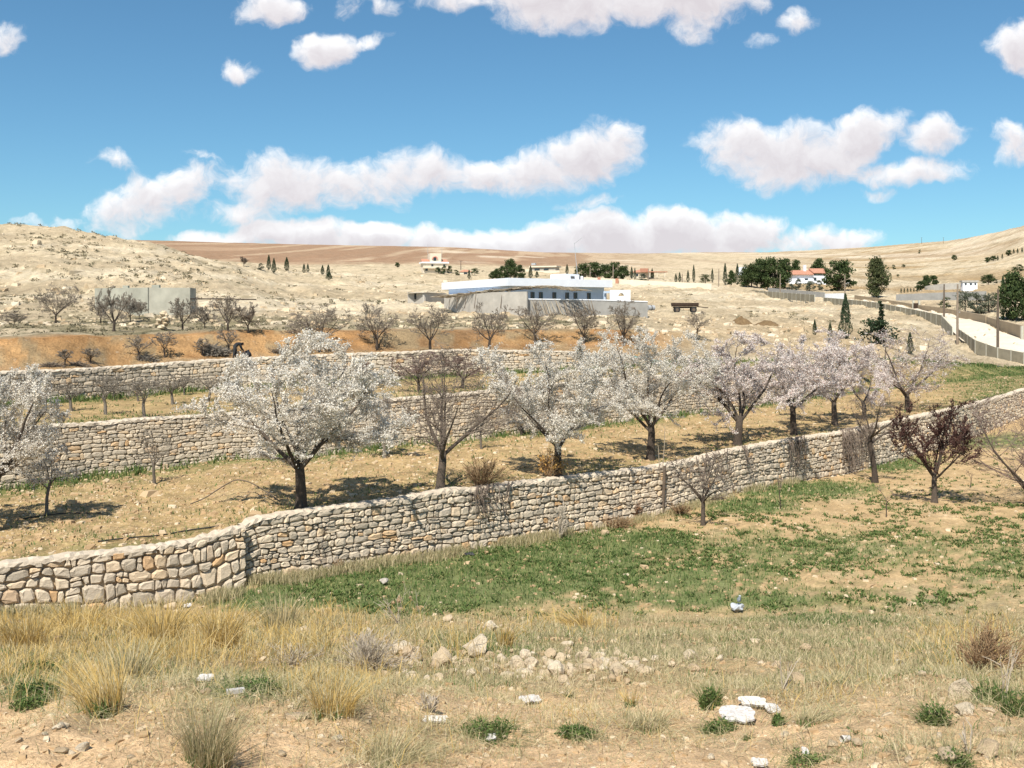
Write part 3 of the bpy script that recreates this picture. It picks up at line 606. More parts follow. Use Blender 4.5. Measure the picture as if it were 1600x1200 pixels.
def rotdir(d, ang, az):
    d = d / np.linalg.norm(d); a = np.cross(d, (0.13, .31, .94) if abs(d[2]) < .9 else (1., .1, 0)); a /= np.linalg.norm(a); b = np.cross(d, a)
    return math.cos(ang) * d + math.sin(ang) * (math.cos(az) * a + math.sin(az) * b)
def path(rng, p, d, ln, n, wander, up):
    pts = [np.array(p, float)]; d = np.array(d, float)
    for _ in range(n - 1):
        d = d + rng.normal(0, wander, 3) + (0, 0, up); d /= np.linalg.norm(d); pts.append(pts[-1] + d * ln / (n - 1))
    return np.array(pts)
def along(P, t):
    f = t * (len(P) - 1); i = min(int(f), len(P) - 2); w = f - i
    return P[i] * (1 - w) + P[i + 1] * w, P[i + 1] - P[i]
def grow(rng, H, Wd, fork=.26, limbs=4, lean=(0, 0), sub=6, ter=6, twig=4, open_=.85, r0=None, tang=1.0, off=(0, 0), up=.10, dome=True, sq=1.0):
    """open vase-shaped fruit tree: trunk, limbs, branches, twigs; fitted to height H and crown width Wd"""
    r0 = r0 or H * .030
    trunk = path(rng, (0, 0, -.15), (lean[0], lean[1], 1), H * fork + .15, 6, .05, .02)
    lv = {0: [(trunk, r0 * 1.15, r0 * .85)], 1: [], 2: [], 3: [], 4: []}
    top = trunk[-1]; az0 = rng.random() * 6.28
    for k in range(limbs):
        az = az0 + k * 6.283 / limbs + rng.normal(0, .25); inc = open_ * rng.uniform(.55, 1.15)
        inc = inc * (1.25 if k % 3 == 1 else 1); d = np.array((math.sin(inc) * math.cos(az), math.sin(inc) * math.sin(az), math.cos(inc)))
        s, _ = along(trunk, rng.uniform(.80, 1.0))
        P = path(rng, s, d, H * rng.uniform(.50, .68), 8, .10, up); lv[1].append((P, r0 * rng.uniform(.42, .6), r0 * .07))
    if limbs > 2:
        P = path(rng, top, (rng.normal(0, .2), rng.normal(0, .2), 1), H * .6, 8, .09, up); lv[1].append((P, r0 * .38, r0 * .06))
    def spawn(src, dst, cnt, lo, lfrac, inc, n, wander, upb, rf):
        for P, ra, rb in lv[src]:
            ln = np.linalg.norm(P[-1] - P[0])
            for k in range(cnt):
                t = lo + (1 - lo) * ((k + rng.random()) / cnt); s, dd = along(P, t)
                d = rotdir(dd, rng.uniform(*inc), rng.random() * 6.28); 
                l2 = max(ln * lfrac * rng.uniform(.65, 1.25) * (1.15 - .55 * t), H * .03)
                rr = (ra + (rb - ra) * t) * rf
                lv[dst].append((path(rng, s, d, l2, n, wander, upb), rr, rr * .35))
    spawn(1, 2, sub + 1, .12, .52, (.5 * tang, 1.25 * tang), 6, .13, up * .55, .45)
    spawn(2, 3, ter + 2, .12, .50, (.4 * tang, 1.15 * tang), 5, .15, up * .5, .5)
    spawn(3, 4, twig + 1, .10, .60, (.35 * tang, 1.0 * tang), 4, .16, up, .65)
    allp = np.concatenate([p for q in (2, 3, 4) for p, _, _ in lv[q]])
    ctr = np.array([np.median(allp[:, 0]), np.median(allp[:, 1])])
    rad = (np.percentile(allp[:, 0], 97.5) - np.percentile(allp[:, 0], 2.5)) / 2; hz = np.percentile(allp[:, 2], 99.3)
    sxy = (Wd * .47) / max(rad, .01); syy = sxy * sq; th = H * fork
    def fit(P):
        P = P.copy(); k = np.clip((P[:, 2] - th * .8) / (H * .3), 0, 1)
        P[:, 0] = P[:, 0] * (1 + (sxy - 1) * k) + (off[0] - ctr[0] * sxy * .7) * k; P[:, 1] = P[:, 1] * (1 + (syy - 1) * k) + (off[1] - ctr[1] * syy * .8) * k
        P[:, 2] = np.where(P[:, 2] > th, th + (P[:, 2] - th) * (H - th) / max(hz - th, .01), P[:, 2])
        if dome:   # keep the crown within an uneven egg
            c = np.array((off[0], off[1], H * .57)); q_ = (P - c) / np.array((Wd * .5, Wd * .5 * sq, H * .43)); r_ = np.linalg.norm(q_, axis=1); r_ = np.maximum(r_, 1e-6)
            s_ = np.where(r_ > .95, (.95 + (r_ - .95) * .55) / r_, 1.0) * np.where(P[:, 2] > th, 1, 0) + np.where(P[:, 2] > th, 0, 1); P = c + (P - c) * s_[:, None]
        return P
    return {k: [(fit(p), a, b) for p, a, b in q] for k, q in lv.items()}
def wood(tr, levels, sides, rmin, rng, mat_, name, parent=None):
    g = Geo()
    for k in levels:
        q = tr[k]
        if not q: continue
        n = len(q[0][0]); P = np.array([p for p, _, _ in q]); t = np.linspace(0, 1, n)[None]
        ra = np.array([a for _, a, _ in q])[:, None]; rb = np.array([b for _, _, b in q])[:, None]
        R = np.maximum(ra + (rb - ra) * t, rmin)
        if k == 0: R = R * (1 + .45 * np.clip(1 - t * 3.2, 0, 1) ** 2)
        tubes(g, P, R, sides[k], rng.random(len(q)), 0)
    return g.mesh(name, mat_, True)
SIDES = {0: 9, 1: 7, 2: 5, 3: 4, 4: 3}
def bloom(tr, rng, n, size, levels=(3, 4), spread=.035, keep=1.0):
    segs = [p for k in levels for p, _, _ in tr[k]]; wt = rng.lognormal(0, .9 if spread != .03 else .2, len(segs))
    A = np.concatenate([s[:-1] for s in segs]); B = np.concatenate([s[1:] for s in segs])
    ln = np.linalg.norm(B - A, axis=1); W_ = np.concatenate([np.full(len(s) - 1, w) for s, w in zip(segs, wt)]); idx = rng.choice(len(A), n, p=(ln * W_) / (ln * W_).sum()); t = rng.random((n, 1))
    wide = np.where(rng.random((n, 1)) < .16, 2.6, 1.0) if spread == .032 else 1.0
    return A[idx] * (1 - t) + B[idx] * t + rng.normal(0, spread, (n, 3)) * wide, size * rng.uniform(.65, 1.3, n)
def orchard_tree(px, py, sheet_, top, wpx, label, seed, kind='bare', group=None, name=None, nb=9000, d=None, off=(0, 0), tw=M_TWIG, bark=M_BARK, bs=.062, rmin=.006, keep=1.0, cat='tree', blm=None, **kw):
    rng = np.random.default_rng(seed); p = at(px, py, sheet_, d); dd = p.y
    if sheet_ == 'T2' and wpx > 100: off = (off[0], 30); kw.setdefault('sq', .82)
    H = (py - top) * dd / F; Wd = wpx * dd / F
    tr = grow(rng, H, Wd, off=(off[0] * dd / F, off[1] * dd / F), **kw)
    nm = name or {'white': 'almond_tree', 'pink': 'almond_tree', 'bare': 'bare_tree', 'purple': 'purple_leaf_tree'}[kind]
    root = thing(nm, label, cat, p, group)
    link('trunk', wood(tr, (0, 1), SIDES, .01, rng, bark, 'trunk'), root)
    link('branches', wood(tr, (2, 3, 4), SIDES, rmin, rng, tw, 'branches'), root)
    if kind in ('white', 'pink', 'purple') or blm:
        g = Geo()
        C, s = bloom(tr, rng, int(nb * (3.7 if kind != 'purple' else 1.8)), bs * (.80 if kind != 'purple' else 1), keep=keep, levels=(2, 3, 4) if kind != 'purple' else (3, 4), spread=.032 if kind != 'purple' else .03); C[:, 2] = np.maximum(C[:, 2], H * .12)
        cards(g, C, s, rng, up=.9, aspect=.9 if kind != 'purple' else .5)
        link('blossom' if kind != 'purple' else 'foliage', g.mesh('blossom', blm or {'white': M_BLW, 'pink': M_BLP, 'purple': M_PURPLE}[kind]), root)
    return root
# front orchard row on the terrace above the long wall
orchard_tree(-24, 832, 'T2', 545, 225, 'white-blossomed almond tree cut off by the left edge of the photo', 101, 'white', nb=15000, off=(-5, 0), limbs=5)
orchard_tree(72, 806, 'T2', 684, 78, 'small blossoming almond tree with a thin pale trunk and a green tuft at its foot', 102, 'white', nb=900, limbs=3, bark=M_BARKG, r0=.055, fork=.42, sub=4, ter=4, twig=2, tw=M_TWIGL)
orchard_tree(470, 795, 'T2', 522, 310, 'large almond tree in dense pure white blossom, nearest behind the long wall', 103, 'white', nb=26000, bs=.068, limbs=5, r0=.18, off=(8, 0), fork=.24)
orchard_tree(688, 765, 'T2', 545, 218, 'old brown almond tree without blossom, its trunk forking low, between two blossoming ones', 104, 'bare', limbs=4, open_=.8, r0=.155, tw=M_TWIG, nb=0, sub=7, ter=6, twig=4, fork=.25)
orchard_tree(872, 757, 'T2', 542, 235, 'almond tree in whitish blossom beside the yellow bush on the long wall', 105, 'white', nb=20000, limbs=5, bs=.064, r0=.15, fork=.24, off=(-12, 0))
orchard_tree(1016, 718, 'T2', 512, 225, 'tall almond tree in white blossom with a dark straight trunk, standing behind the grey stake', 106, 'white', nb=21000, limbs=5, bs=.064, r0=.17, fork=.26, off=(-8, 0))
orchard_tree(1152, 695, 'T2', 517, 222, 'almond tree in pale pink blossom with a thick trunk splitting into three limbs', 107, 'pink', nb=18500, limbs=4, bs=.064, r0=.19, fork=.24, off=(2, 0))
orchard_tree(1240, 680, 'T2', 524, 178, 'pinkish almond tree with one long limb reaching out to the right', 108, 'pink', nb=12000, limbs=3, bs=.064, r0=.16, fork=.26, lean=(-.1, 0), off=(14, 0))
orchard_tree(1304, 664, 'T2', 516, 170, 'almond tree in faint pink blossom with a short upright forked trunk', 109, 'pink', nb=12500, limbs=4, bs=.066, r0=.16, fork=.24)
orchard_tree(1350, 656, 'T2', 525, 140, 'small V-forked almond tree in faint blossom near the right end of the row', 110, 'pink', nb=8500, limbs=2, bs=.066, r0=.13, fork=.22)
orchard_tree(1418, 642, 'T2', 512, 180, 'spreading almond tree with only thin greyish blossom, last in the row on the right', 111, 'pink', nb=4500, limbs=5, bs=.066, r0=.17, fork=.2, off=(18, 0), tw=M_TWIGP)
# young trees at the foot of the tall wall
orchard_tree(601, 716, 'T2', 618, 90, 'slender young almond tree in thin white blossom at the foot of the tall wall', 121, 'white', nb=2600, limbs=3, bark=M_BARKG, r0=.07, fork=.36, sub=4, ter=5, twig=3)
orchard_tree(242, 757, 'T2', 665, 60, 'bare young tree with a grass tuft at its foot in front of the tall wall', 122, 'bare', limbs=3, r0=.06, fork=.38, open_=.5, sub=4, ter=3, twig=2, tw=M_TWIGG, bark=M_BARKG)
orchard_tree(752, 701, 'T2', 640, 55, 'thin bare sapling by the tall wall between the brown tree and the next blossoming one', 123, 'bare', limbs=3, r0=.05, fork=.4, sub=4, ter=4, twig=3, tw=M_TWIGG, bark=M_BARKG)
orchard_tree(815, 680, 'T2', 600, 90, 'dark leafless tree half hidden behind white blossom close to the tall wall', 124, 'bare', limbs=4, r0=.1, fork=.25)
# bare young trees between the two upper walls
for i, (a, b, t, w) in enumerate([(50,645,583,62),(72,637,590,30),(111,641,592,44),(165,648,582,56),(178,625,585,34),(226,653,583,60),(216,627,590,30),(270,632,583,56),(288,617,585,30),(325,628,580,66)]):
    orchard_tree(a, b, 'T3', t, w, 'bare young fruit tree on the strip between the two upper walls, ' + ['first', 'second', 'third', 'fourth', 'fifth', 'seventh', 'sixth', 'eighth', 'ninth', 'tenth'][i] + ' from the left', 140 + i, 'bare', group='young trees between the upper walls', limbs=3, r0=.07 if w > 40 else .045, fork=.36, open_=.62, sub=5, ter=3, twig=2, rmin=.007, bark=M_BARKG, tw=M_TWIGG)
for i, (a, b, t, w, l) in enumerate([(566,602,560,30,'reddish bare sapling beside the crown of the big white almond tree'),(655,612,548,90,'reddish leafless tree seen through the brown tree, left one of two before the uppermost wall'),(722,607,542,86,'reddish leafless tree seen through the brown tree, right one of two before the uppermost wall')]):
    orchard_tree(a, b, 'T3', t, w, l, 155 + i, 'bare', limbs=4, r0=.08, fork=.25, sub=6, ter=5, twig=3, tw=M_TWIGP, rmin=.009)
# leafless trees along the foot of the earth bank and on the hill
BK = [(100,572,546,26,'thin bare sapling against the orange bank, first from the left'),(141,570,545,30,'thin bare sapling against the orange bank, second from the left'),(217,565,524,48,'bare young tree against the orange bank beside grey prunings'),(257,562,520,36,'bare V-shaped young tree against the orange bank'),(316,558,530,26,'small bare tree under the dark hole in the orange bank'),(357,554,515,34,'bare tree just behind the bending person'),(467,548,500,46,'thin bare tree beside a heap of brown brushwood'),
      (499,550,472,100,'wide bare almond tree rising directly behind the white blossom crown'),(589,549,476,66,'bare goblet-shaped almond tree above the uppermost wall'),(672,549,474,72,'bare almond tree with forked dark trunk below the left end of the white building'),(764,545,470,58,'crooked tall bare almond tree with a bent trunk below the brushwood awning'),(769,514,486,34,'small dark bare tree on the rough ground close under the brushwood awning'),
      (836,541,473,76,'bare low-branching almond tree below the grey yard wall with leaning sticks'),(912,538,482,56,'bare almond tree with a leaning dark trunk below the middle of the grey yard wall'),(975,541,468,54,'upright bare almond tree below the right end of the grey yard wall'),(1088,533,485,40,'bare tree with two dark stems below the old trailer')]
for i, (a, b, t, w, l) in enumerate(BK):
    big = w > 50
    orchard_tree(a, b, 'T4', t, w, l, 170 + i, 'bare', limbs=4 if big else 3, r0=(b - t) * .0012 if big else .045, fork=.22 if big else .35, sub=6, ter=5 if big else 3, twig=3 if big else 2, tw=M_TWIGL, rmin=.010, open_=.8 if big else .55, up=.12)
HL = [(87,505,442,84,'broad bare tree alone on the pale hillside left of the concrete tank'),(22,508,485,50,'low dark thicket-like bare tree at the left edge of the hillside'),(157,505,462,44,'bare tree with some green at the left corner of the concrete tank'),(178,518,446,54,'tall thin bare tree in front of the left half of the concrete tank'),(203,505,462,44,'bare tree with a thick short trunk in front of the middle of the concrete tank'),(217,500,470,28,'little dark bare tree in front of the middle of the concrete tank'),(285,517,462,52,'bare tree below the right end of the concrete tank'),(320,513,478,36,'small bare tree just right of the concrete tank'),(356,518,462,54,'dense dark bare tree on the slope above the person'),(388,521,475,40,'grey bare tree on the slope, last before the blossom crown hides the hill')]
for i, (a, b, t, w, l) in enumerate(HL):
    orchard_tree(a, b, 'T4', t, w, l, 200 + i, 'bare', limbs=4, r0=(b - t) * .0012, fork=.22, sub=6, ter=5, twig=3, rmin=.011, open_=.8, tw=M_TWIGL)
orchard_tree(381, 417, 'T4', 401, 14, 'tiny bare tree on the crest of the left hill', 215, 'bare', limbs=4, fork=.2, rmin=.03, sub=5, ter=4, twig=2)
# the lower field
orchard_tree(1098, 822, 'L', 703, 125, 'small bare fruit tree in the green field in front of the long wall', 221, 'bare', limbs=4, r0=.085, fork=.36, open_=.95, sub=4, ter=3, twig=2, tw=M_TWIG, bark=M_BARK, rmin=.009)
orchard_tree(1367, 755, 'L', 610, 105, 'tall dark thin tree with bare drooping branches before the vine-grown wall', 222, 'bare', limbs=4, r0=.13, fork=.5, open_=1.0, sub=5, ter=4, twig=3, up=.03)
orchard_tree(1460, 786, 'L', 618, 132, 'plum tree with dark purple-red leaves alone in the tilled field', 223, 'purple', nb=4200, bs=.095, limbs=5, r0=.12, fork=.24, open_=.75, sub=6, ter=5, twig=3, tang=.75, keep=.95, off=(12, 0), up=.2, tw=M_DTWIG)
orchard_tree(1606, 790, 'L', 612, 205, 'large bare reddish tree with low sweeping branches at the right edge', 224, 'bare', limbs=5, r0=.13, fork=.13, open_=1.0, sub=8, ter=5, twig=4, tw=M_TWIGP, off=(0, 0), up=.16)
orchard_tree(1384, 808, 'L', 752, 26, 'thin forked sapling in the tilled field left of the purple plum tree', 225, 'bare', limbs=2, r0=.022, fork=.45, open_=.5, sub=1, ter=1, twig=1, tw=M_TWIGP)
orchard_tree(1219, 795, 'L', 742, 12, 'whip-thin leafless sapling at the grassy foot of the long wall', 226, 'bare', limbs=2, r0=.02, fork=.5, open_=.3, sub=2, ter=1, twig=1, tw=M_TWIGP)
orchard_tree(1515, 762, 'L', 735, 12, 'very small sapling between the purple plum tree and the right edge', 227, 'bare', limbs=2, r0=.018, fork=.5, open_=.3, sub=2, ter=1, twig=1, tw=M_TWIGP)

# evergreen trees: a trunk and a crown of many needle clumps, of unit height
def evergreen(kind, seed, n):
    rng = np.random.default_rng(seed); g = Geo(); cl = []
    if kind == 'cypress':
        h = rng.random(n) ** .8 * .95 + .04; r = .5 * np.clip(np.minimum((h + .02) * 4, (1.02 - h) ** .75 * 1.25), 0, 1) * (.85 + .3 * vnoise(h * 9, seed))
        a = rng.random(n) * 6.283; q = r * np.sqrt(rng.random(n)) ** .5
        C = np.stack([q * np.cos(a), q * np.sin(a), h], -1); sz = .085; up = .2
    else:
        nc = {'pine': 44, 'round': 40, 'cedar': 60, 'shrub': 22, 'spiky': 30}[kind]
        for _ in range(nc):
            a = rng.random() * 6.283
            if kind == 'pine': h = rng.uniform(.06, .96); R = .5 * min(1, (1.06 - h) * 1.7) * min(1, .75 + h)
            elif kind == 'cedar': h = rng.uniform(.05, .97); R = .5 * min(1, 1.25 * (1.03 - h) ** .8)
            elif kind == 'spiky': h = rng.uniform(.05, .55); R = .5 * rng.choice((.5, 1.0))
            else: h = rng.uniform(.06, .92); R = .5 * math.sqrt(max(.05, 1 - ((h - .42) / .60) ** 2))
            q = R * rng.uniform(.15, .88); cl.append((q * math.cos(a), q * math.sin(a), h, rng.uniform(.09, .19)))
        if kind == 'spiky': cl += [(rng.normal(0, .02), rng.normal(0, .02), h, .07 * (1.1 - h) + .02) for h in np.linspace(.4, 1, 9)]
        cl = np.array(cl); i = rng.integers(0, len(cl), n); v = norm(rng.normal(size=(n, 3))) * (rng.random((n, 1)) ** .45)
        C = cl[i, :3] + v * cl[i, 3:4] * np.array([1.25, 1.25, .8]); C[:, 2] = np.maximum(C[:, 2], .02); sz = .075; up = .5
    cards(g, C, sz * rng.uniform(.6, 1.3, n), rng, up=up, aspect=.45)
    t = Geo(); P = path(rng, (0, 0, -.05), (0, 0, 1), .95, 6, .03, .05); tubes(t, P, np.linspace(.035, .008, 6), 6)
    if kind in ('pine', 'cedar', 'round', 'spiky'):
        for k in range(0, len(cl), 2): tubes(t, np.array([[0, 0, max(cl[k][2] - .12, .05)], cl[k][:3] * np.array([.5, .5, 1]) - (0, 0, .04), cl[k][:3]]), [.014, .009, .004], 4)
    return g, t
EV = {}
for kind, seeds, n, mt in (('pine', (1, 2, 3), 3600, M_PINE), ('round', (4, 5), 3600, M_PINE), ('cypress', (6, 7, 8), 1500, M_CYP), ('cedar', (9,), 4200, M_CEDAR), ('shrub', (10, 11), 1500, M_OLIVE), ('spiky', (12,), 1700, M_CYP)):
    for s in seeds:
        g, t = evergreen(kind, s, n); EV.setdefault(kind, []).append((g.mesh(kind + '_crown', mt), t.mesh(kind + '_trunk', M_BARK, True)))
ev_n = [0]
def evergreen_tree(kind, px, py, top, wpx, label, group=None, d=None, cat='tree', name=None, crown=None):
    p = at(px, py, 'T4', d); ev_n[0] += 1; H = (py - top) * p.y / F; Wd = wpx * p.y / F
    ms = EV[kind][ev_n[0] % len(EV[kind])]
    r = thing(name or {'pine': 'pine_tree', 'round': 'pine_tree', 'cypress': 'cypress_tree', 'cedar': 'cedar_tree', 'shrub': 'shrub', 'spiky': 'conifer_tree'}[kind], label, cat, p, group, ev_n[0] * 1.7, (Wd * 1.05, Wd * 1.05, H))
    me = ms[0]
    if crown: me = me.copy(); me.materials[0] = crown
    link('crown', me, r); link('trunk', ms[1], r)
    return r
E = evergreen_tree
E('cypress', 1321, 530, 456, 20, 'tall dark cypress standing up behind the pink blossom, narrow and pointed', d=112)
E('spiky', 1376, 535, 468, 66, 'dark conifer with spreading spiky arms behind the end of the blossoming row', d=111)
E('cypress', 1422, 525, 490, 12, 'small dark cypress right of the spiky conifer', d=112)
E('cypress', 1297, 526, 500, 9, 'little dark cypress left of the tall one behind the blossom', d=112)
E('cypress', 1273, 528, 502, 8, 'stubby dark conifer poking out of the pink blossom', d=112)
for a, b, t, w in ((420,424,400,8),(428,428,404,8),(448,424,402,9)): E('cypress', a, b, t, w, 'dark young cypress in the loose row beyond the left hill', 'young cypresses beyond the left hill')
for a, b, t, w in ((475,427,412,6),(481,426,412,5),(504,430,415,7),(513,433,414,8)): E('cypress', a, b, t, w, 'tiny cypress on the pale slope right of the young cypress row', 'tiny cypresses on the pale slope')
E('shrub', 408, 423, 413, 13, 'round dark shrub left of the young cypress row', cat='shrub')
E('round', 621, 418, 410, 9, 'single round dark bush on the pale slope left of the red-roofed villa', name='bush', cat='bush')
E('cypress', 514, 440, 428, 12, 'low green bush under the tiny cypresses', name='bush', cat='bush')
# trees around the far houses
for a, b, t, w in ((662 + 23, 427, 417, 13), (694, 428, 416, 14), (702, 428, 416, 12)): E('shrub', a, b, t, w, 'dark garden bush in front of the villa with red roofs', 'bushes before the red-roofed villa', cat='bush', crown=M_PINE)
for a, b, t, w in ((713, 430, 422, 14), (742, 431, 421, 16)): E('shrub', a, b, t, w, 'green bush beside the small red-roofed hut', 'bushes beside the small hut', cat='bush', crown=M_PINE)
E('cypress', 733, 437, 422, 6, 'short cypress in front of the small red-roofed hut')
E('round', 798, 438, 405, 24, 'tallest round-headed tree in the dark clump above the white roof')
for a, b, t, w in ((776, 437, 420, 18), (785, 438, 418, 20), (812, 438, 417, 20), (770, 436, 424, 14)): E('pine', a, b, t, w, 'low tree in the dark clump above the white roof', 'trees in the clump above the white roof')
E('cypress', 829, 436, 416, 8, 'cypress left of the flat-roofed house'); E('cypress', 839, 434, 424, 7, 'short cypress in front of the flat-roofed house'); E('cypress', 886, 429, 413, 6, 'lone leaning cypress between the flat-roofed house and the grove')
for a, t, w in ((911, 412, 25), (928, 410, 27), (946, 413, 26), (961, 410, 26), (974, 415, 20)): E('round', a, 438, t, w, 'pine in the dark grove above the white building', 'pines of the grove above the white building')
E('cypress', 987, 437, 418, 6, 'cypress at the porch of the house with the red gable, left one'); E('cypress', 992, 438, 419, 5, 'cypress at the porch of the house with the red gable, right one')
E('shrub', 1003, 440, 428, 20, 'bush in front of the house with the red gable', cat='bush')
for a, b, t in ((1056, 442, 428), (1062, 442, 426), (1075, 442, 422), (1084, 442, 414), (1113, 442, 420), (1019, 436, 420)): E('cypress', a, b, t, 5.5, 'small cypress along the far boundary wall right of the grove', 'small cypresses along the far boundary wall')
E('shrub', 1102, 443, 428, 20, 'yellow-green broad bush on the far boundary wall', cat='bush', crown=M_CEDAR)
E('cypress', 1133, 442, 408, 8, 'tall cypress left of the dark pine wood', d=325); E('cypress', 1152, 442, 407, 8, 'second tall cypress left of the dark pine wood', d=325); E('pine', 1143, 443, 420, 18, 'bushy pine between the two tall cypresses', d=322)
for a, b, t, w in ((1174, 452, 414, 32), (1190, 454, 408, 36), (1208, 453, 401, 36), (1226, 450, 404, 30), (1166, 448, 418, 20)): E('round', a, b, t, w, 'big dark pine in the thick wood left of the white villa', 'pines of the wood by the white villa', d=312)
E('cypress', 1200, 430, 397, 6, 'pointed cypress top sticking out of the dark pine wood, left', d=316); E('cypress', 1211, 430, 398, 8, 'thicker cypress top sticking out of the dark pine wood, right', d=316)
E('pine', 1244, 440, 404, 26, 'leaning pine behind the left end of the white villa', d=352); E('pine', 1279, 438, 396, 34, 'open-crowned pine behind the red roof of the white villa', d=352)
E('round', 1311, 460, 410, 50, 'round dark green tree just right of the white villa', d=300); E('cypress', 1309, 430, 402, 6, 'cypress spike above the round dark tree', d=306); E('cypress', 1320, 435, 408, 5, 'thin second cypress spike above the round dark tree', d=306)
for a, b, t, w in ((1237, 452, 440, 14), (1248, 454, 438, 18), (1265, 454, 437, 22), (1280, 453, 438, 16)): E('shrub', a, b, t, w, 'grey-green garden bush below the white villa', 'garden bushes below the white villa', cat='bush', d=306)
E('cedar', 1369, 464, 404, 46, 'big yellowish-green cedar with a ragged cone crown by the lane')
for a, b, t, w in ((1439, 454, 439, 18), (1448, 452, 430, 16), (1459, 447, 430, 16)): E('round', a, b, t, w, 'dark green tree in the small clump beyond the lane', 'clump of trees beyond the lane')
for k in range(6): E('cypress', 1408 + k * 5, 458 - k * .4, 450, 3, 'tiny cypress in the hedge line beyond the lane', 'hedge of tiny cypresses beyond the lane')
E('round', 1544, 444, 429, 20, 'green tree right of the little white far building'); E('shrub', 1557, 443, 436, 12, 'low bush right of the little white far building', cat='bush')
E('round', 1491, 407, 398, 8, 'single dark tree high on the ochre slope'); 
for a, b, t, w in ((1543, 410, 402, 10), (1552, 408, 400, 10), (1576, 400, 391, 10)): E('round', a, b, t, w, 'dark tree in the row high on the right-hand slope', 'trees in a row on the high right slope')
for a, b in ((1559, 407), (1566, 405), (1584, 397), (1590, 396), (1597, 395)): E('cypress', a, b, b - 8, 3.5, 'tiny dark tree in the row high on the right-hand slope, upright', 'tiny trees in a row on the high right slope')
for a, b, t, w in ((1396, 421, 414, 9), (1412, 418, 413, 8), (1437, 396, 390, 6), (1403, 434, 430, 6), (1594, 424, 413, 16), (1586, 426, 418, 14)): E('shrub', a, b, t, w, 'dark shrub dotted on the ochre right-hand slope', 'shrubs on the ochre right-hand slope', cat='shrub', crown=M_PINE)
E('shrub', 1476, 481, 459, 24, 'yellow-green bush behind the lane wall beside the utility pole', cat='bush', crown=M_CEDAR, d=199)
for a, b, t, w in ((1508, 487, 453, 30), (1527, 488, 452, 34), (1545, 494, 462, 34)): E('shrub', a, b, t, w, 'grey-green olive tree behind the lane wall', 'olive trees behind the lane wall', name='olive_tree', cat='tree', d=196)
E('cypress', 1567, 500, 437, 12, 'dark cypress leaning above the lane wall near the right edge', d=178)
for a, b, t, w in ((1583, 509, 434, 58), (1612, 513, 446, 62)): E('cedar', a, b, t, w, 'large dense green tree overhanging the lane wall at the right edge', 'big trees at the right end of the lane wall', d=172, crown=M_PINE)
# ---------------------------------------------------------------- buildings, lane, fence, poles
M_WHITE = mat('white_paint', [(0, (.78, .80, .84))], .8, 1.2, .05)
M_BLUE = mat('pale_blue_shaded_wall', [(0, (.43, .52, .64))], .85, .8, .10)  # bluish paint, with the shade under the roof overhang mixed into the colour
M_CONC = mat('concrete_render', [(0, (.40, .375, .335))], .95, .9, .18, .3, 12)
M_CONCG = mat('grey_and_shaded_wall', [(0, (.33, .32, .30))], .95, .8, .2, .3, 10)  # the yard wall's shade is put into this darker concrete grey
M_TANK = mat('weathered_concrete', [(0, (.34, .335, .28)), (1, (.40, .385, .32))], .95, .35, .35, .3, 5)
M_FENCE = mat('fence_panel', [(0, (.24, .215, .16)), (1, (.30, .27, .20))], .95, 1.0, .2)
M_POST = mat('fence_post', [(0, (.50, .48, .40))], .9, 2.0, .15)
M_LANEW = mat('lane_wall', [(0, (.345, .27, .18))], .95, .5, .15, .3, 8)
M_DARK = mat('dark_opening', [(0, (.02, .022, .024))], .4)
M_SHUT = mat('grey_shutter', [(0, (.10, .095, .085))], .6)
M_RED = mat('roof_tiles', [(0, (.42, .21, .14)), (1, (.48, .26, .18))], .9, 2.0, .2)
M_CREAM = mat('cream_wall', [(0, (.66, .58, .46))], .9, .7, .08)
M_PINKW = mat('pink_trim', [(0, (.62, .30, .24))], .9)
M_WOOD = mat('old_wood', [(0, (.13, .10, .075)), (1, (.22, .175, .13))], .9, 6.0, .3)
M_STICK = mat('dry_sticks', [(0, (.16, .125, .09)), (.6, (.30, .25, .18)), (1, (.40, .35, .27))], .9)
M_RUST = mat('rusty_metal', [(0, (.050, .032, .022)), (1, (.08, .048, .03))], .85, 3.0, .4)
M_METAL = mat('grey_metal', [(0, (.35, .36, .37))], .5, 3.0, .15)
M_TYRE = mat('tyre_rubber', [(0, (.03, .03, .03))], .8)
M_POLE = mat('pole_wood', [(0, (.24, .19, .145)), (1, (.30, .245, .19))], .95, 3.0, .25)
M_GLASS = mat('dark_glass', [(0, (.03, .04, .05))], .15, spec=.5)
M_CARW = mat('white_car_paint', [(0, (.80, .80, .80))], .3, spec=.5)
M_ROAD = ground_mat('chalk_lane', 2.0, .3, .12, .5, .05, .15)
M_DUNG = mat('dark_earth', [(0, (.135, .088, .045)), (1, (.185, .125, .065))], 1, .8, .3, .8, 3)

def q(px, d): return np.array(((px - 800) / F * d, d))
def zpx(y, d): return -(y - YH) * d / F
def mk(name, parent, mt, fn, smooth=False, label=None, kind=None):
    g = Geo(); fn(g); return link(name, g.mesh(name, mt, smooth), parent, label=label, kind=kind)
def quadwall(a, b, th):
    """plan quad of a wall from a to b, th thick away from the viewer"""
    a, b = np.array(a), np.array(b); t = (b - a) / np.linalg.norm(b - a); n = np.array((-t[1], t[0])) * th
    return [a, b, b + n, a + n]
def lp(a, b, t): return np.array(a) + (np.array(b) - np.array(a)) * t

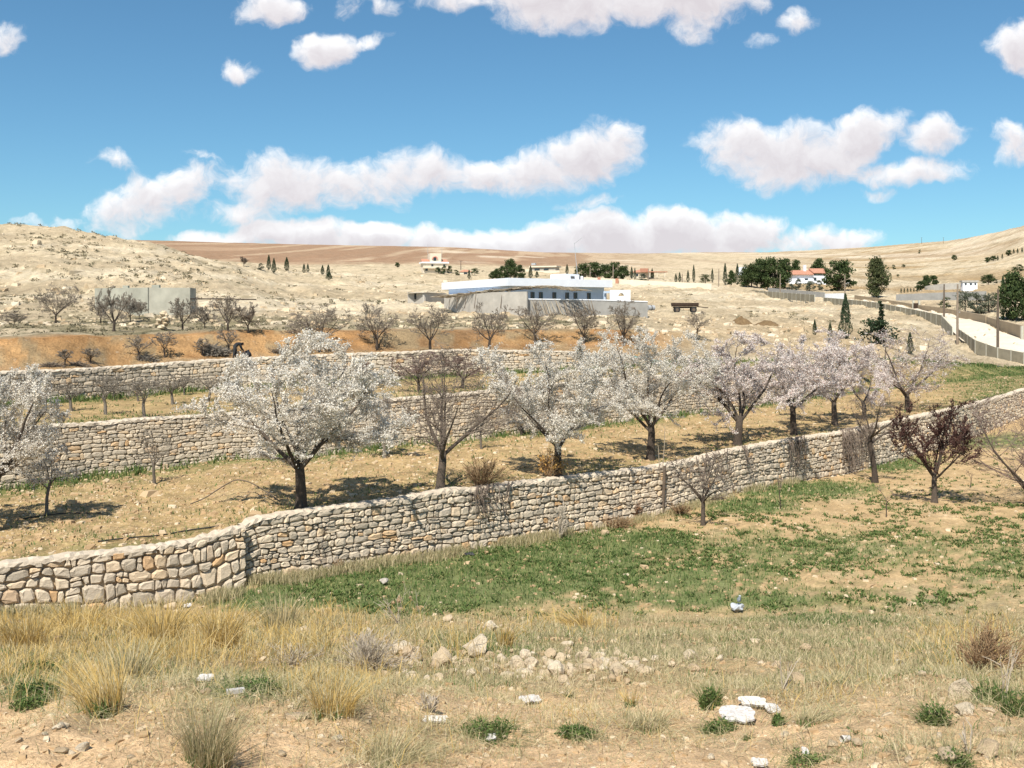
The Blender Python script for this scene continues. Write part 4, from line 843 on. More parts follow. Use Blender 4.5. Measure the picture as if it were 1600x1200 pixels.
# white low building with a projecting flat roof
A, B, C_ = q(690, 172), q(794, 148), q(957, 158)
D_ = A + (C_ - B)
inset = lambda P, k: [lp(p, sum(P) / 4, k) for p in P]
wb = thing('white_building', 'long low white building with a projecting flat roof and blue-grey window wall', 'building')
slab = [B, C_, D_, A]
mk('roof', wb, M_WHITE, lambda g: prism(g, slab, 3.85, 4.93))
body = inset(slab, .09)
mk('wall', wb, M_BLUE, lambda g: prism(g, body, -.6, 3.85))
mk('canopy', wb, M_WHITE, lambda g: prism(g, quadwall(lp(A, B, -.02) + np.array((-.6, -.5)), lp(A, B, .80) + np.array((-.6, -.5)), 1.6)[::1], 2.35, 3.0))
e0, e1 = body[0], body[1]; tdir = (e1 - e0) / np.linalg.norm(e1 - e0); nrm = np.array((tdir[1], -tdir[0])); rzb = math.atan2(tdir[1], tdir[0])
for px in (832, 845, 866, 886, 899, 920):
    # where the sight line of that column meets the window wall
    k = (px - 800) / F; t = (k * e0[1] - e0[0]) / (tdir[0] - k * tdir[1]); c = e0 + tdir * t
    def win(g, c=c): box(g, (*(c + nrm * .01), 2.55), (.66, .10, 1.0), rzb)
    w = mk('window', wb, M_SHUT, win)
    mk('pane', w, M_GLASS, lambda g, c=c: box(g, (*(c + nrm * .06 + tdir * .13), 2.55), (.30, .04, .86), rzb))
    mk('sill', w, M_WHITE, lambda g, c=c: box(g, (*(c + nrm * .10), 2.0), (.8, .22, .07), rzb))
rh0, rh1, rh2 = q(860, 160), q(884, 156.5), q(905, 159)
hut = [rh1, rh2, rh2 + (rh0 - rh1), rh0]
hu = mk('rooftop_room', wb, M_WHITE, lambda g: prism(g, hut, 4.93, zpx(428, 157)))
mk('hatch', hu, M_SHUT, lambda g: box(g, (*lp(rh1, rh2, .5), 5.3), (.9, .12, .35), math.atan2(*(rh2 - rh1)[::-1])))
mast = thing('antenna_mast', 'thin slanting antenna mast on the white building roof', 'antenna', (*q(903, 159), 4.93))
mk('pole', mast, M_METAL, lambda g: tubes(g, [[0, 0, 0], [-.35, 0, 3.6], [-.55, 0, 5.6]], [.05, .04, .03], 5))
mk('aerial', mast, M_METAL, lambda g: tubes(g, [[-.55, 0, 5.4], [.1, 0, 5.9], [.6, 0, 6.3]], [.03, .03, .02], 4))
for a, px in (('left', 905), ('right', 909)):
    tk = thing('water_tank', 'small pale tank on the white roof beside the rooftop room, ' + ('nearer to it' if a == 'left' else 'farther from it'), 'water tank', (*q(px, 159.5), 4.93))
    mk('barrel', tk, M_WHITE if a == 'right' else M_DARK, lambda g: tubes(g, [[0, 0, 0], [0, 0, .5], [0, 0, .62]], [.22, .24, .1], 8, cap=True)); mk('lid', tk, M_METAL, lambda g: tubes(g, [[0, 0, .6], [0, 0, .67]], [.1, .09], 6, cap=True))
# arched gateway and yard walls
ar = thing('arched_gateway', 'white wall end with a small half-round window and an arched opening', 'wall'); ar['kind'] = 'thing'
a0, a1 = q(953, 151.5), q(985, 151)
def arch_wall(g):
    P = lambda s, z, n=0.0: (*(lp(a0, a1, s) + np.array((0, n))), z)
    zt, zb_, cz, R = zpx(453, 151), zpx(470, 151), zpx(463, 151), .33
    n = 8; an = np.linspace(0, math.pi, n + 1); W_ = np.linalg.norm(a1 - a0); rs = R * 1.25 / W_
    for dn in (0.0, .3):
        inner = [P(.55 - rs * math.cos(t), cz + R * 1.5 * math.sin(t), dn) for t in an]
        outer = [P(max(0, min(1, .55 - .9 * math.cos(t))), zt if 0 < k < n else cz, dn) for k, t in enumerate(an)]
        o = g.n; f = [[k, n + 1 + k, n + 2 + k, k + 1] for k in range(n)]
        g.add(inner + outer, f if dn else [x[::-1] for x in f])
        g.add([P(0, zb_, dn), P(1, zb_, dn), P(1, cz, dn), P(0, cz, dn)], [[0, 1, 2, 3]])
        if dn == 0: i0 = inner
        else: g.add(i0 + inner, [[k, k + 1, n + 2 + k, n + 1 + k] for k in range(n)])
    g.add([P(0, zt), P(1, zt), P(1, zt, .3), P(0, zt, .3), P(0, zb_), P(1, zb_), P(1, zb_, .3), P(0, zb_, .3)], [[0, 1, 2, 3], [1, 5, 6, 2], [0, 3, 7, 4]])
mk('wall', ar, M_WHITE, arch_wall)
mk('lintel', ar, M_BLUE, lambda g: prism(g, quadwall(q(943, 153), q(953, 152.2), .3), zpx(458, 152), zpx(454.5, 152)))
mk('pier', ar, M_BLUE, lambda g: prism(g, quadwall(q(943, 153.4), q(946, 153.2), .3), zpx(474, 153), zpx(458, 153)))
def yard(name, label, segs, mt, cap=None):
    """plain wall through (px, d, top row, bottom row) corners"""
    r = thing(name, label, 'wall'); r['kind'] = 'thing'
    for i in range(len(segs) - 1):
        (p0, d0, t0, b0), (p1, d1, t1, b1) = segs[i], segs[i + 1]; a, b = q(p0, d0), q(p1, d1); Q = quadwall(a, b, .25)
        z1 = [zpx(t0, d0), zpx(t1, d1)]; zb = [zpx(b0, d0) - .5, zpx(b1, d1) - .5]
        mk('wall_panel', r, mt, lambda g: prism(g, Q, [zb[0], zb[1], zb[1], zb[0]], [z1[0], z1[1], z1[1], z1[0]]))
        if cap:
            Q2 = quadwall(a + np.array((0, -.06)), b + np.array((0, -.06)), .37)
            mk('wall_cap', r, cap, lambda g: prism(g, Q2, [z1[0], z1[1], z1[1], z1[0]], [z1[0] + .14, z1[1] + .14, z1[1] + .14, z1[0] + .14]))
    return r
yard('yard_wall', 'concrete yard wall, greyed for shade, below the blue window wall with sticks leaning on it', [(823, 138.5, 468, 489), (940, 142, 469.5, 493), (1012, 144, 472, 497)], M_CONCG, M_WHITE)
yard('concrete_wall', 'bare pale concrete wall left of the leaning sticks, taller than the yard wall', [(694, 150, 464, 481), (770, 141, 456.5, 486), (823, 137.6, 455.5, 489)], M_CONC)
yard('low_concrete_shed', 'low pale concrete outbuilding at the left end of the white building', [(637, 160, 459, 468), (648, 160, 458.5, 469), (663, 158, 458, 470), (697, 168, 458, 471)], M_CONC)
sd = bpy.data.objects['low_concrete_shed']; mk('door', sd, M_DARK, lambda g: box(g, (*(q(649, 159.7)), zpx(463.5, 159.6)), (.28, .12, .85), 0))
mk('roof', sd, M_CONC, lambda g: prism(g, [q(636, 159.6), q(664, 157.6), q(698, 167.6), q(670, 170)], zpx(458, 160), zpx(457.2, 160)))
# brushwood awning on poles
aw = thing('brushwood_awning', 'brown brushwood awning on thin poles along the top of the concrete wall', 'awning')
rg = np.random.default_rng(51)
NUM = 'one two three four five six seven eight nine ten eleven twelve thirteen fourteen fifteen sixteen seventeen eighteen nineteen twenty twenty-one twenty-two twenty-three twenty-four'.split()
for i, px in enumerate((704, 716, 729, 744, 785)):
    dd = 148 - (px - 700) * .075; zt = zpx(462 - (px - 704) * .085, dd)
    mk('pole', aw, M_WOOD, lambda g: tubes(g, [[*q(px - 3, dd - 1.6), zpx(482, dd)], [*q(px, dd - 1.5), zt]], [.05, .04], 5))
def thatch(g):
    n = 420; t = rg.random(n); P = []
    for k in range(n):
        px = 690 + 218 * t[k] + rg.normal(0, 4); dd = 148 - 9 * t[k] + rg.uniform(-1.6, .6); zz = zpx(464 - 16 * min(1, t[k] * 1.5) + (6 if t[k] > .8 else 0) * (t[k] - .8) * 5, dd) + rg.normal(0, .05)
        a = rg.normal(0, .35); ln = rg.uniform(.8, 2.6); v = np.array((math.cos(a), math.sin(a) * .7, rg.normal(-.02, .06))) * ln
        c = np.array((*q(px, dd), zz)); P.append([c - v / 2, c + v * .1 + (0, 0, .05), c + v / 2 - (0, 0, .06)])
    tubes(g, P, np.broadcast_to([.05, .045, .02], (n, 3)), 3, rg.random(n))
mk('thatch', aw, M_STICK, thatch)
for i in range(24):
    px = 829 + i * 4.1 + rg.uniform(-1.6, 1.6); dd = 138.2 + (px - 823) * .03; top = 468 + rg.uniform(-2, 4); run = rg.uniform(5, 11)
    s = link('pole', None, None, (*q(px + run, dd - 1.3), zpx(490.5, dd - 1.3)))
    bpy.data.objects.remove(s)
    g = Geo(); o = np.array((*q(px + run, dd - 1.3), zpx(491, dd - 1.3))); e = np.array((*q(px, dd - .12), zpx(top, dd)))
    tubes(g, [[0, 0, 0], (e - o) * .5 + (0, 0, -.05), e - o], [.06, .055, .035], 5, rg.random(), cap=True)
    link('stick', g.mesh('stick', M_STICK), None, o, label='pale stick leaning on the yard wall, number %s from the left' % (NUM[i]), category='stick', group='sticks leaning on the yard wall')
# concrete water tank on the hill
tkc = thing('concrete_tank', 'long grey-green concrete tank half sunk in the left hillside', 'tank')
T0, T1, T2_ = q(148, 104), q(231, 101), q(297, 101.6)
mk('wall_panel', tkc, M_TANK, lambda g: prism(g, quadwall(T0, T1, 3.5), zpx(498, 103), zpx(450, 103), .1))
mk('wall_panel', tkc, M_TANK, lambda g: prism(g, quadwall(T1 + np.array((.02, .12)), T2_, 3.4), zpx(497, 101.5), zpx(449.5, 101.5), .9), label='paler right half of the tank wall')
mk('hatch', tkc, M_TANK, lambda g: box(g, (*q(197, 103.5), zpx(449, 103.5)), (.5, .5, .35))); mk('hatch', tkc, M_TANK, lambda g: box(g, (*q(244, 102.5), zpx(448, 102.5)), (.7, .5, .35)))
mk('pipe', tkc, M_RUST, lambda g: tubes(g, [[*q(298, 101.4), zpx(467, 101.4)], [*q(345, 106), zpx(467, 106)], [*q(400, 113), zpx(468, 113)]], [.06] * 3, 6))
# heap of cleared stones, prunings
M_ROCK = mat('field_rock', [(0, (.46, .345, .22)), (.5, (.57, .455, .31)), (1, (.66, .56, .42))], .95, 9.0, .25, .9, 30)
def ico_rock(g, rng, r, c=(0, 0, 0), sq=(1, 1, .75), sub=1, rnd=None, rough=.22):
    t = (1 + 5 ** .5) / 2
    v = norm(np.array([(-1,t,0),(1,t,0),(-1,-t,0),(1,-t,0),(0,-1,t),(0,1,t),(0,-1,-t),(0,1,-t),(t,0,-1),(t,0,1),(-t,0,-1),(-t,0,1)], float))
    f = [(0,11,5),(0,5,1),(0,1,7),(0,7,10),(0,10,11),(1,5,9),(5,11,4),(11,10,2),(10,7,6),(7,1,8),(3,9,4),(3,4,2),(3,2,6),(3,6,8),(3,8,9),(4,9,5),(2,4,11),(6,2,10),(8,6,7),(9,8,1)]
    for _ in range(sub):
        mid = {}; v = list(v); nf = []
        def m(a, b):
            k = (min(a, b), max(a, b))
            if k not in mid: mid[k] = len(v); v.append(norm((v[a] + v[b])[None])[0])
            return mid[k]
        for a, b, c_ in f: x, y, z = m(a, b), m(b, c_), m(c_, a); nf += [(a, x, z), (b, y, x), (c_, z, y), (x, y, z)]
        f = nf; v = np.array(v)
    v = np.array(v); o = rng.uniform(0, 50, 2)
    # cut by a few random planes so that the stone has facets
    for _ in range(6):
        n = norm(rng.normal(size=(1, 3)))[0]; h = rng.uniform(.50, .80); dd = v @ n; v = v - np.maximum(dd - h, 0)[:, None] * n
    v = v * (1 + rough * (vnoise(v[:, 0] * 2 + o[0] + v[:, 2], v[:, 1] * 2 + o[1]) - .5))[:, None]
    rz = rng.random() * 6.28; v = v * np.array(sq) * r; v = v @ np.array(((math.cos(rz), -math.sin(rz), 0), (math.sin(rz), math.cos(rz), 0), (0, 0, 1))).T
    g.add(v + np.array(c), f, rng.random() if rnd is None else rnd)
def heap(name, label, cat, px, py, sheet_, wpx, hpx, mt, n, ln, seed, rad=.012, d=None):
    rng = np.random.default_rng(seed); p = at(px, py, sheet_, d); Wm, Hh = wpx * p.y / F, hpx * p.y / F
    g = Geo(); P = []
    for _ in range(n):
        a = rng.random() * 6.28; r = math.sqrt(rng.random()); c = np.array((r * math.cos(a) * Wm / 2, r * math.sin(a) * Wm * .16, -.12 + rng.random() * Hh * (1 - r * r)))
        az = rng.random() * 6.28; v = np.array((math.cos(az), math.sin(az), rng.normal(.1, .3))) * ln * rng.uniform(.5, 1)
        P.append([c - v / 2, c + rng.normal(0, .03, 3), c + v / 2])
    P = np.array(P); P[:, :, 2] = np.maximum(P[:, :, 2], -.15) + .16 * P[:, :, 1]
    tubes(g, P, np.broadcast_to([rad, rad * .8, rad * .4], (n, 3)), 3, rng.random(n))
    return link(name, g.mesh(name, mt), None, p, label=label, category=cat)
heap('branch_pile', 'grey heap of prunings at the foot of the orange bank beside a bare young tree', 'brushwood', 227, 563, 'T4', 26, 10, M_TWIGG, 260, .9, 61, .02)
heap('branch_pile', 'heap of grey branches sliding down the orange bank left of the person', 'brushwood', 330, 553, 'T4', 44, 13, M_TWIGG, 420, 1.2, 62, .022)
heap('branch_pile', 'brown brushwood heap under the white blossom at the end of the uppermost wall', 'brushwood', 440, 553, 'T4', 38, 10, M_WOOD, 360, 1.0, 63, .022)
heap('branch_pile', 'dark low brushwood heap left at the foot of the orange bank', 'brushwood', 80, 573, 'T4', 34, 9, M_WOOD, 260, .9, 64, .02)
heap('branch_pile', 'dark brushwood heap in the middle of the orange bank foot', 'brushwood', 120, 571, 'T4', 30, 8, M_WOOD, 240, .9, 65, .02)
cairn = thing('stone_heap', 'short squat pillar of cleared stones on the edge of the orange bank', 'stone heap', at(256, 516, 'T4'))
rg = np.random.default_rng(66)
for k in range(16):
    g = Geo(); ico_rock(g, rg, .24, sub=0); link('stone', g.mesh('stone', M_ROCK), cairn, (rg.uniform(-.28, .28), rg.uniform(-.2, .2), .10 + .065 * k))
# far houses
def far_house(name, label, px, py, w, h, d, mt, rot=.25, roof=None, depth=.7, wins=(), cat='house', storeys=1, flat=False, roofh=.28):
    p = np.array((*q(px, d), zpx(py, d))); Wm, Hm = w * d / F, h * d / F; r = thing(name, label, cat, p, None, rot)
    mk('wall', r, mt, lambda g: prism(g, [(-Wm/2, -Wm*depth/2), (Wm/2, -Wm*depth/2), (Wm/2, Wm*depth/2), (-Wm/2, Wm*depth/2)], -1.5, Hm))
    o = Wm * .06
    if flat: mk('roof', r, roof, lambda g: prism(g, [(-Wm/2-o, -Wm*depth/2-o), (Wm/2+o, -Wm*depth/2-o), (Wm/2+o, Wm*depth/2+o), (-Wm/2-o, Wm*depth/2+o)], Hm, Hm + .5))
    elif roof:
        def hip(g):
            a, b = Wm/2 + o, Wm*depth/2 + o; z = Hm + Wm * roofh; k = Wm * .18
            g.add([(-a,-b,Hm),(a,-b,Hm),(a,b,Hm),(-a,b,Hm),(-k,0,z),(k,0,z)], [[0,1,5,4],[2,3,4,5]]); g.more([[1,2,5],[3,0,4]], g.n - 6); g.more([[3,2,1,0]], g.n - 6)
        mk('roof', r, roof, hip)
    for fx, fz, fw, fh in wins:
        wn = mk('window', r, M_SHUT, lambda g: box(g, (fx * Wm, -Wm*depth/2 - .02, fz * Hm), (fw * Wm, .12, fh * Hm)))
        mk('pane', wn, M_GLASS, lambda g: box(g, (fx * Wm, -Wm*depth/2 - .09, fz * Hm), (fw * Wm * .8, .04, fh * Hm * .85)))
    return r, Wm, Hm
WR = ((-.36, .25, .10, .3), (-.12, .75, .08, .25), (.15, .25, .10, .3), (.37, .75, .08, .25))
v1, Wm, Hm = far_house('villa', 'white villa with red roofs and an arched upper window, far left of the houses', 678, 425, 38, 13, 385, M_CREAM, .25, M_WHITE, .6, WR, flat=True)
mk('upper_storey', v1, M_CREAM, lambda g: prism(g, [(-1.8, -2.6), (2.2, -2.6), (2.2, 1.5), (-1.8, 1.5)], Hm + .5, Hm + 3.6))
ups = bpy.data.objects['upper_storey']; mk('arched_window', ups, M_GLASS, lambda g: box(g, (-.1, -2.65, Hm + 1.6), (1.0, .12, 1.3))); mk('arch_trim', ups, M_PINKW, lambda g: tubes(g, [[.2 - .3 + .9 * math.cos(t), -2.68, Hm + 1.4 + 1.0 * math.sin(t)] for t in np.linspace(0, math.pi, 9)], [.28] * 9, 4))
for s in (-1, 1): mk('side_roof', v1, M_RED, lambda g: prism(g, [(s * 3.3 - 1.5, -2.6), (s * 3.3 + 1.5, -2.6), (s * 3.3 + 1.3, .8), (s * 3.3 - 1.3, .8)], Hm + .5, [Hm + .6, Hm + .6, Hm + 1.7, Hm + 1.7]))
mk('mast', v1, M_METAL, lambda g: tubes(g, [[-2.2, 0, Hm], [-2.2, 0, Hm + 7]], [.07, .05], 4)); mk('mast', v1, M_METAL, lambda g: tubes(g, [[2.9, 0, Hm], [2.9, 0, Hm + 5.5]], [.07, .05], 4))
mk('balcony', v1, M_CREAM, lambda g: box(g, (0, -Wm * .3 - .5, Hm * .5), (Wm * 1.02, 1.0, .7)))
far_house('hut', 'small hut with a low red tiled roof between garden bushes', 727, 431, 18, 6, 380, M_CREAM, .1, M_RED, .9, ((0, .5, .3, .7),), roofh=.2)
f3, Wm, Hm = far_house('flat_roofed_house', 'flat-roofed modern house with a shaded veranda above the white roof', 852, 426, 40, 8, 400, M_CONC, -.35, M_CREAM, .5, ((-.25, .5, .22, .55), (.12, .5, .2, .5)), flat=True)
mk('annexe', f3, M_CREAM, lambda g: box(g, (-5.2, 1.5, Hm * .3), (5, 4, Hm * .8))); mk('terrace_wall', f3, M_CREAM, lambda g: box(g, (3, -6, -.2), (9, .3, 1.4))); mk('water_tank', f3, M_METAL, lambda g: box(g, (-5.2, 2, Hm + 1.4), (1.6, 1.2, .8)))
f4, Wm, Hm = far_house('house', 'low house with a red gable and a long porch roof right of the pine grove', 1003, 434, 34, 8, 385, M_CREAM, .12, M_RED, .6, ((-.3, .5, .1, .5), (.0, .5, .1, .5)), roofh=.13)
mk('porch_roof', f4, M_RED, lambda g: box(g, (4.2, -4.2, Hm + .1), (7, 4, .3))); mk('gable', f4, M_RED, lambda g: prism(g, [(-1.6, -3.6), (1.6, -3.6), (0, -.5)], Hm, Hm + 1.4))
for s in (1.4, 4, 6.8): mk('column', f4, M_CREAM, lambda g: box(g, (s, -5.9, Hm / 2), (.3, .3, Hm)))
f5, Wm, Hm = far_house('white_villa', 'white two-storey villa with red tiled roofs among dark pines', 1259, 449, 54, 19, 338, M_WHITE, .1, None, .5, ((-.32, .60, .06, .22), (-.08, .60, .10, .2), (.18, .66, .08, .26), (.40, .6, .05, .2), (-.2, .2, .08, .3), (.2, .2, .08, .3)))
mk('roof', f5, M_RED, lambda g: prism(g, [(-Wm * .55, -Wm * .32), (Wm * .12, -Wm * .32), (Wm * .12, Wm * .1), (-Wm * .55, Wm * .1)], Hm, [Hm + .15, Hm + .15, Hm + 1.6, Hm + 1.6])); mk('roof', f5, M_RED, lambda g: prism(g, [(Wm * .121, -Wm * .30), (Wm * .56, -Wm * .30), (Wm * .56, Wm * .1), (Wm * .121, Wm * .1)], Hm + .5, [Hm + .65, Hm + .65, Hm + 2.2, Hm + 2.2]))
mk('chimney', f5, M_WHITE, lambda g: box(g, (-.2, .5, Hm + 2), (.8, .8, 2.4))); mk('balcony', f5, M_WHITE, lambda g: box(g, (-1.5, -Wm * .25 - .6, Hm * .42), (Wm * .5, 1.2, 1.0)))
mk('stair', f5, M_WHITE, lambda g: prism(g, [(-Wm * .62, -Wm * .3), (-Wm * .5, -Wm * .3), (-Wm * .5, -Wm * .2), (-Wm * .62, -Wm * .2)], -1, [.3, Hm * .5, Hm * .5, .3]))
far_house('farm_building', 'little white far building with dark openings beyond the lane on the right', 1514, 447, 22, 6, 305, M_WHITE, -.1, M_CONC, .5, ((-.3, .5, .12, .5), (.05, .5, .14, .5), (.35, .5, .1, .5)), flat=True)
far_house('small_house', 'small pale house peeking out at the left edge of the dark pine wood', 1160, 424, 12, 7, 420, M_WHITE, 0, M_CREAM, .6, ((0, .5, .2, .4),), flat=True)
# walls round the far plots
yard('boundary_wall', 'far cream boundary wall with gate piers running right from the grove', [(912, 300, 433, 438), (985, 290, 437, 444), (1050, 285, 440.5, 449), (1112, 280, 443, 450)], M_CREAM)
bw = bpy.data.objects['boundary_wall']
for px in (936, 964): mk('gate', bw, M_RED, lambda g: box(g, (*q(px, 292), zpx(437 if px < 950 else 439, 292)), (.8, .3, 1.4)))
yard('villa_wall', 'grey wall below the garden of the white villa', [(1200, 296, 449.5, 457), (1213, 290, 451, 459), (1288, 262, 457, 469)], M_CONCG)
yard('lane_wall_stub', 'bright pale wall beside the bend of the lane right of the villa garden', [(1289, 254, 459, 470), (1320, 246, 458, 470)], M_WHITE)
yard('far_stone_wall', 'long pale wall climbing the right-hand slope beyond the lane', [(1445, 305, 447, 452), (1475, 300, 443, 450), (1500, 298, 442, 449)], M_CONC)
yard('retaining_wall', 'grey retaining wall below the little white far building', [(1400, 235, 460, 466), (1470, 225, 457, 465), (1540, 215, 455, 466)], M_CONCG)
# lane surface between fence and lane wall
LANE = [(1660, 122, 1700, 132, 590, 545), (1600, 123.5, 1620, 137, 567, 539), (1545, 129, 1592, 141, 552, 529), (1503, 141, 1560, 152, 533, 518), (1490, 152, 1541, 164, 520, 506.5), (1474, 171, 1500, 184, 504, 497), (1424, 187, 1440, 207, 493, 486), (1370, 207, 1385, 226, 482, 477), (1305, 232, 1330, 250, 474, 469)]
rows = []
for (pa, da, pb, db, ya, yb) in LANE:
    a, b = np.array((*q(pa, da), zpx(ya, da))), np.array((*q(pb, db), zpx(yb, db))); rows.append([a + (b - a) * t for t in np.linspace(0, 1, 9)])
R_ = np.array(rows); ti = np.linspace(0, len(rows) - 1, 60); lo = np.minimum(ti.astype(int), len(rows) - 2); w_ = (ti - lo)[:, None, None]
R_ = R_[lo] * (1 - w_) + R_[lo + 1] * w_
pp_ = 800 + F * R_[..., 0] / R_[..., 1]; R_[..., 2] = np.maximum(R_[..., 2], Z('T4', pp_.ravel(), R_[..., 1].ravel()).reshape(pp_.shape)) + .10
g = Geo(); i = np.arange(60 * 9).reshape(60, 9); g.add(R_.reshape(-1, 3), np.stack([i[:-1, :-1], i[:-1, 1:], i[1:, 1:], i[1:, :-1]], -1).reshape(-1, 4))
me = g.mesh('lane', M_ROAD, True); a = me.attributes.new('cov', 'FLOAT_COLOR', 'POINT'); a.data.foreach_set('color', np.tile(np.array((.62, .54, .43, 1), np.float32), 540)); link('lane', me, kind='structure')
# panel fence: every post and panel
def fence(label, pts, step, hgt, name='panel_fence'):
    r = thing(name, label, 'fence'); P = []
    for (p0, d0, y0), (p1, d1, y1) in zip(pts[:-1], pts[1:]):
        a, b = np.array((*q(p0, d0), zpx(y0, d0))), np.array((*q(p1, d1), zpx(y1, d1))); n = max(1, round(np.linalg.norm(b[:2] - a[:2]) / step))
        P += [a + (b - a) * k / n for k in range(n)]
    P.append(b)
    for k, p in enumerate(P):
        mk('post', r, M_POST, lambda g: box(g, (p[0], p[1] - .05, p[2] + hgt / 2 - .2), (.16, .16, hgt + .55)))
        if k:
            o = P[k - 1]; Q = quadwall(o[:2], p[:2], .06)
            mk('panel', r, M_FENCE, lambda g: prism(g, Q, [o[2] - .15, p[2] - .15, p[2] - .15, o[2] - .15], [o[2] + hgt, p[2] + hgt, p[2] + hgt, o[2] + hgt], (k * .37) % 1))
fence('long brown panel fence with pale posts on the near side of the lane', [(1472, 169, 507), (1424, 185.5, 496), (1370, 205, 484.5), (1318, 226, 478), (1287, 240, 475)], 3.0, 1.45)
fence('short stretch of panel fence dropping steeply at the corner of the lane', [(1488, 152, 526), (1472, 168.5, 507.5)], 2.0, 1.35)
fence('nearest stretch of panel fence with pale posts at the right edge below the lane', [(1640, 119, 583), (1600, 121.5, 571), (1580, 124, 567), (1559, 126, 563), (1524, 131, 550), (1497, 147, 530)], 3.2, 1.45)
fence('far low panel fence running on below the parked white car', [(1273, 243, 471), (1207, 282, 465), (1150, 318, 458.5), (1100, 330, 456)], 4.0, 1.5)
lw = thing('lane_wall', 'plain brown rendered wall along the far side of the lane', 'wall'); lw['kind'] = 'thing'
SEG = [(1597, 139.5, 509, 532), (1541, 166, 495, 508), (1540, 166.3, 493, 507), (1473, 195, 481, 492.5), (1434, 211, 476.5, 485), (1426, 214, 475, 483), (1380, 233, 467.5, 476), (1335, 252, 461, 469)]
for i in range(len(SEG) - 1):
    if i in (1, 4): continue
    (p0, d0, t0, b0), (p1, d1, t1, b1) = SEG[i], SEG[i + 1]; Q = quadwall(q(p1, d1), q(p0, d0), .3)
    mk('wall_panel', lw, M_LANEW, lambda g: prism(g, Q, [zpx(b1, d1) - .8, zpx(b0, d0) - .8, zpx(b0, d0) - .8, zpx(b1, d1) - .8], [zpx(t1, d1), zpx(t0, d0), zpx(t0, d0), zpx(t1, d1)]))
mk('wall_panel', lw, M_POST, lambda g: prism(g, quadwall(q(1597.2, 139.4), q(1640, 140.5), .3), zpx(534, 139) - .8, zpx(509.5, 139)), label='pale end face of the lane wall')
mk('gate', lw, M_RUST, lambda g: box(g, (*q(1431, 211.5), zpx(479, 211)), (.95, .15, 1.35)))
for px in (1427, 1436): mk('gate_pier', lw, M_POST, lambda g: box(g, (*q(px, 212), zpx(477.5, 212)), (.32, .4, 2.0)))
# utility poles
def utility_pole(px, yb, yt, d, label, lamp=False, arm=False, dark=False):
    z0 = zpx(yb, d); H = (yb - yt) * d / F; r = thing('utility_pole', label, 'pole', (*q(px, d), z0)); m = M_WOOD if dark else M_POLE
    mk('pole', r, m, lambda g: tubes(g, [[0, 0, -.6], [0, 0, H * .5], [.03, 0, H]], [.17, .15, .11], 8, cap=True))
    if arm: mk('crossarm', r, m, lambda g: box(g, (0, 0, H * .96), (1.5, .1, .12)))
    if lamp: mk('lamp_arm', r, M_METAL, lambda g: tubes(g, [[0, 0, H * .62], [.5, 0, H * .68], [.95, 0, H * .68]], [.05, .05, .08], 5))
    mk('bracket', r, M_METAL, lambda g: box(g, (.18, 0, H * .55), (.3, .15, .1)))
utility_pole(1559, 549, 452, 128, 'nearest brown utility pole by the lane on the right, in front of the lane wall', dark=True)
utility_pole(1496, 541, 444, 140, 'pale utility pole standing at the corner of the fence')
utility_pole(1475, 497, 444, 182, 'dark wooden utility pole beyond the fence corner, before the yellow-green bush', dark=True)
utility_pole(1320, 470, 429, 238, 'thin pole at the bend of the lane by the round dark tree', True)
utility_pole(1219, 462, 428, 283, 'thin pole in front of the dark pine wood, right of the white car')
utility_pole(1183, 452, 424, 316, 'lamp pole in front of the dark pine wood above the white car', True)
utility_pole(922, 436, 418, 300, 'thin pole in front of the pine grove, left one', arm=False)
utility_pole(958, 436, 413, 300, 'thin pole in front of the pine grove, right one')
utility_pole(1066, 446, 428, 284, 'short pole by the far boundary wall'); utility_pole(1123, 452, 420, 300, 'pole at the right end of the far boundary wall'); utility_pole(1013, 446, 420, 290, 'pole before the porch of the house with the red gable')
utility_pole(720, 430, 407, 430, 'wooden pole with a crossarm behind the small red-roofed hut', arm=True, dark=True)
for px, y in ((1440, 374), (1474, 374)): utility_pole(px, y + 6, y - 3, 1000, 'tiny mast on the skyline of the right-hand ridge, ' + ('left' if px < 1450 else 'right') + ' one', arm=True, dark=True)
# parked car
p = np.array((*q(1187, 305), zpx(459.5, 305))); car = thing('parked_car', 'small white car parked on the track below the dark pine wood', 'car', p, None, .05)
mk('body', car, M_CARW, lambda g: (prism(g, [(-1.9, -.8), (1.9, -.8), (1.95, 0), (1.9, .8), (-1.9, .8), (-1.95, 0)], .3, .85), prism(g, [(-1.0, -.68), (.75, -.68), (.75, .68), (-1.0, .68)], .85, 1.38)))
cb_ = [o for o in car.children if o.name.startswith('body')][0]
mk('window', car, M_GLASS, lambda g: box(g, (-.1, -.69, 1.1), (1.45, .04, .36))); mk('windscreen', car, M_GLASS, lambda g: box(g, (-1.01, 0, 1.1), (.04, 1.2, .36)))
for sx_ in (-1.2, 1.2):
    for sy in (-.75, .75):
        w = mk('wheel', car, M_TYRE, lambda g: tubes(g, [[sx_, sy - .1, .32], [sx_, sy + .1, .32]], [.33, .33], 12, cap=True)); mk('rim', w, M_METAL, lambda g: tubes(g, [[sx_, sy - .115, .32], [sx_, sy - .1, .32]], [.2, .2], 10, cap=True))
for sy in (-.6, .6): mk('headlight', car, M_GLASS, lambda g: box(g, (-1.93, sy, .68), (.06, .3, .14)))
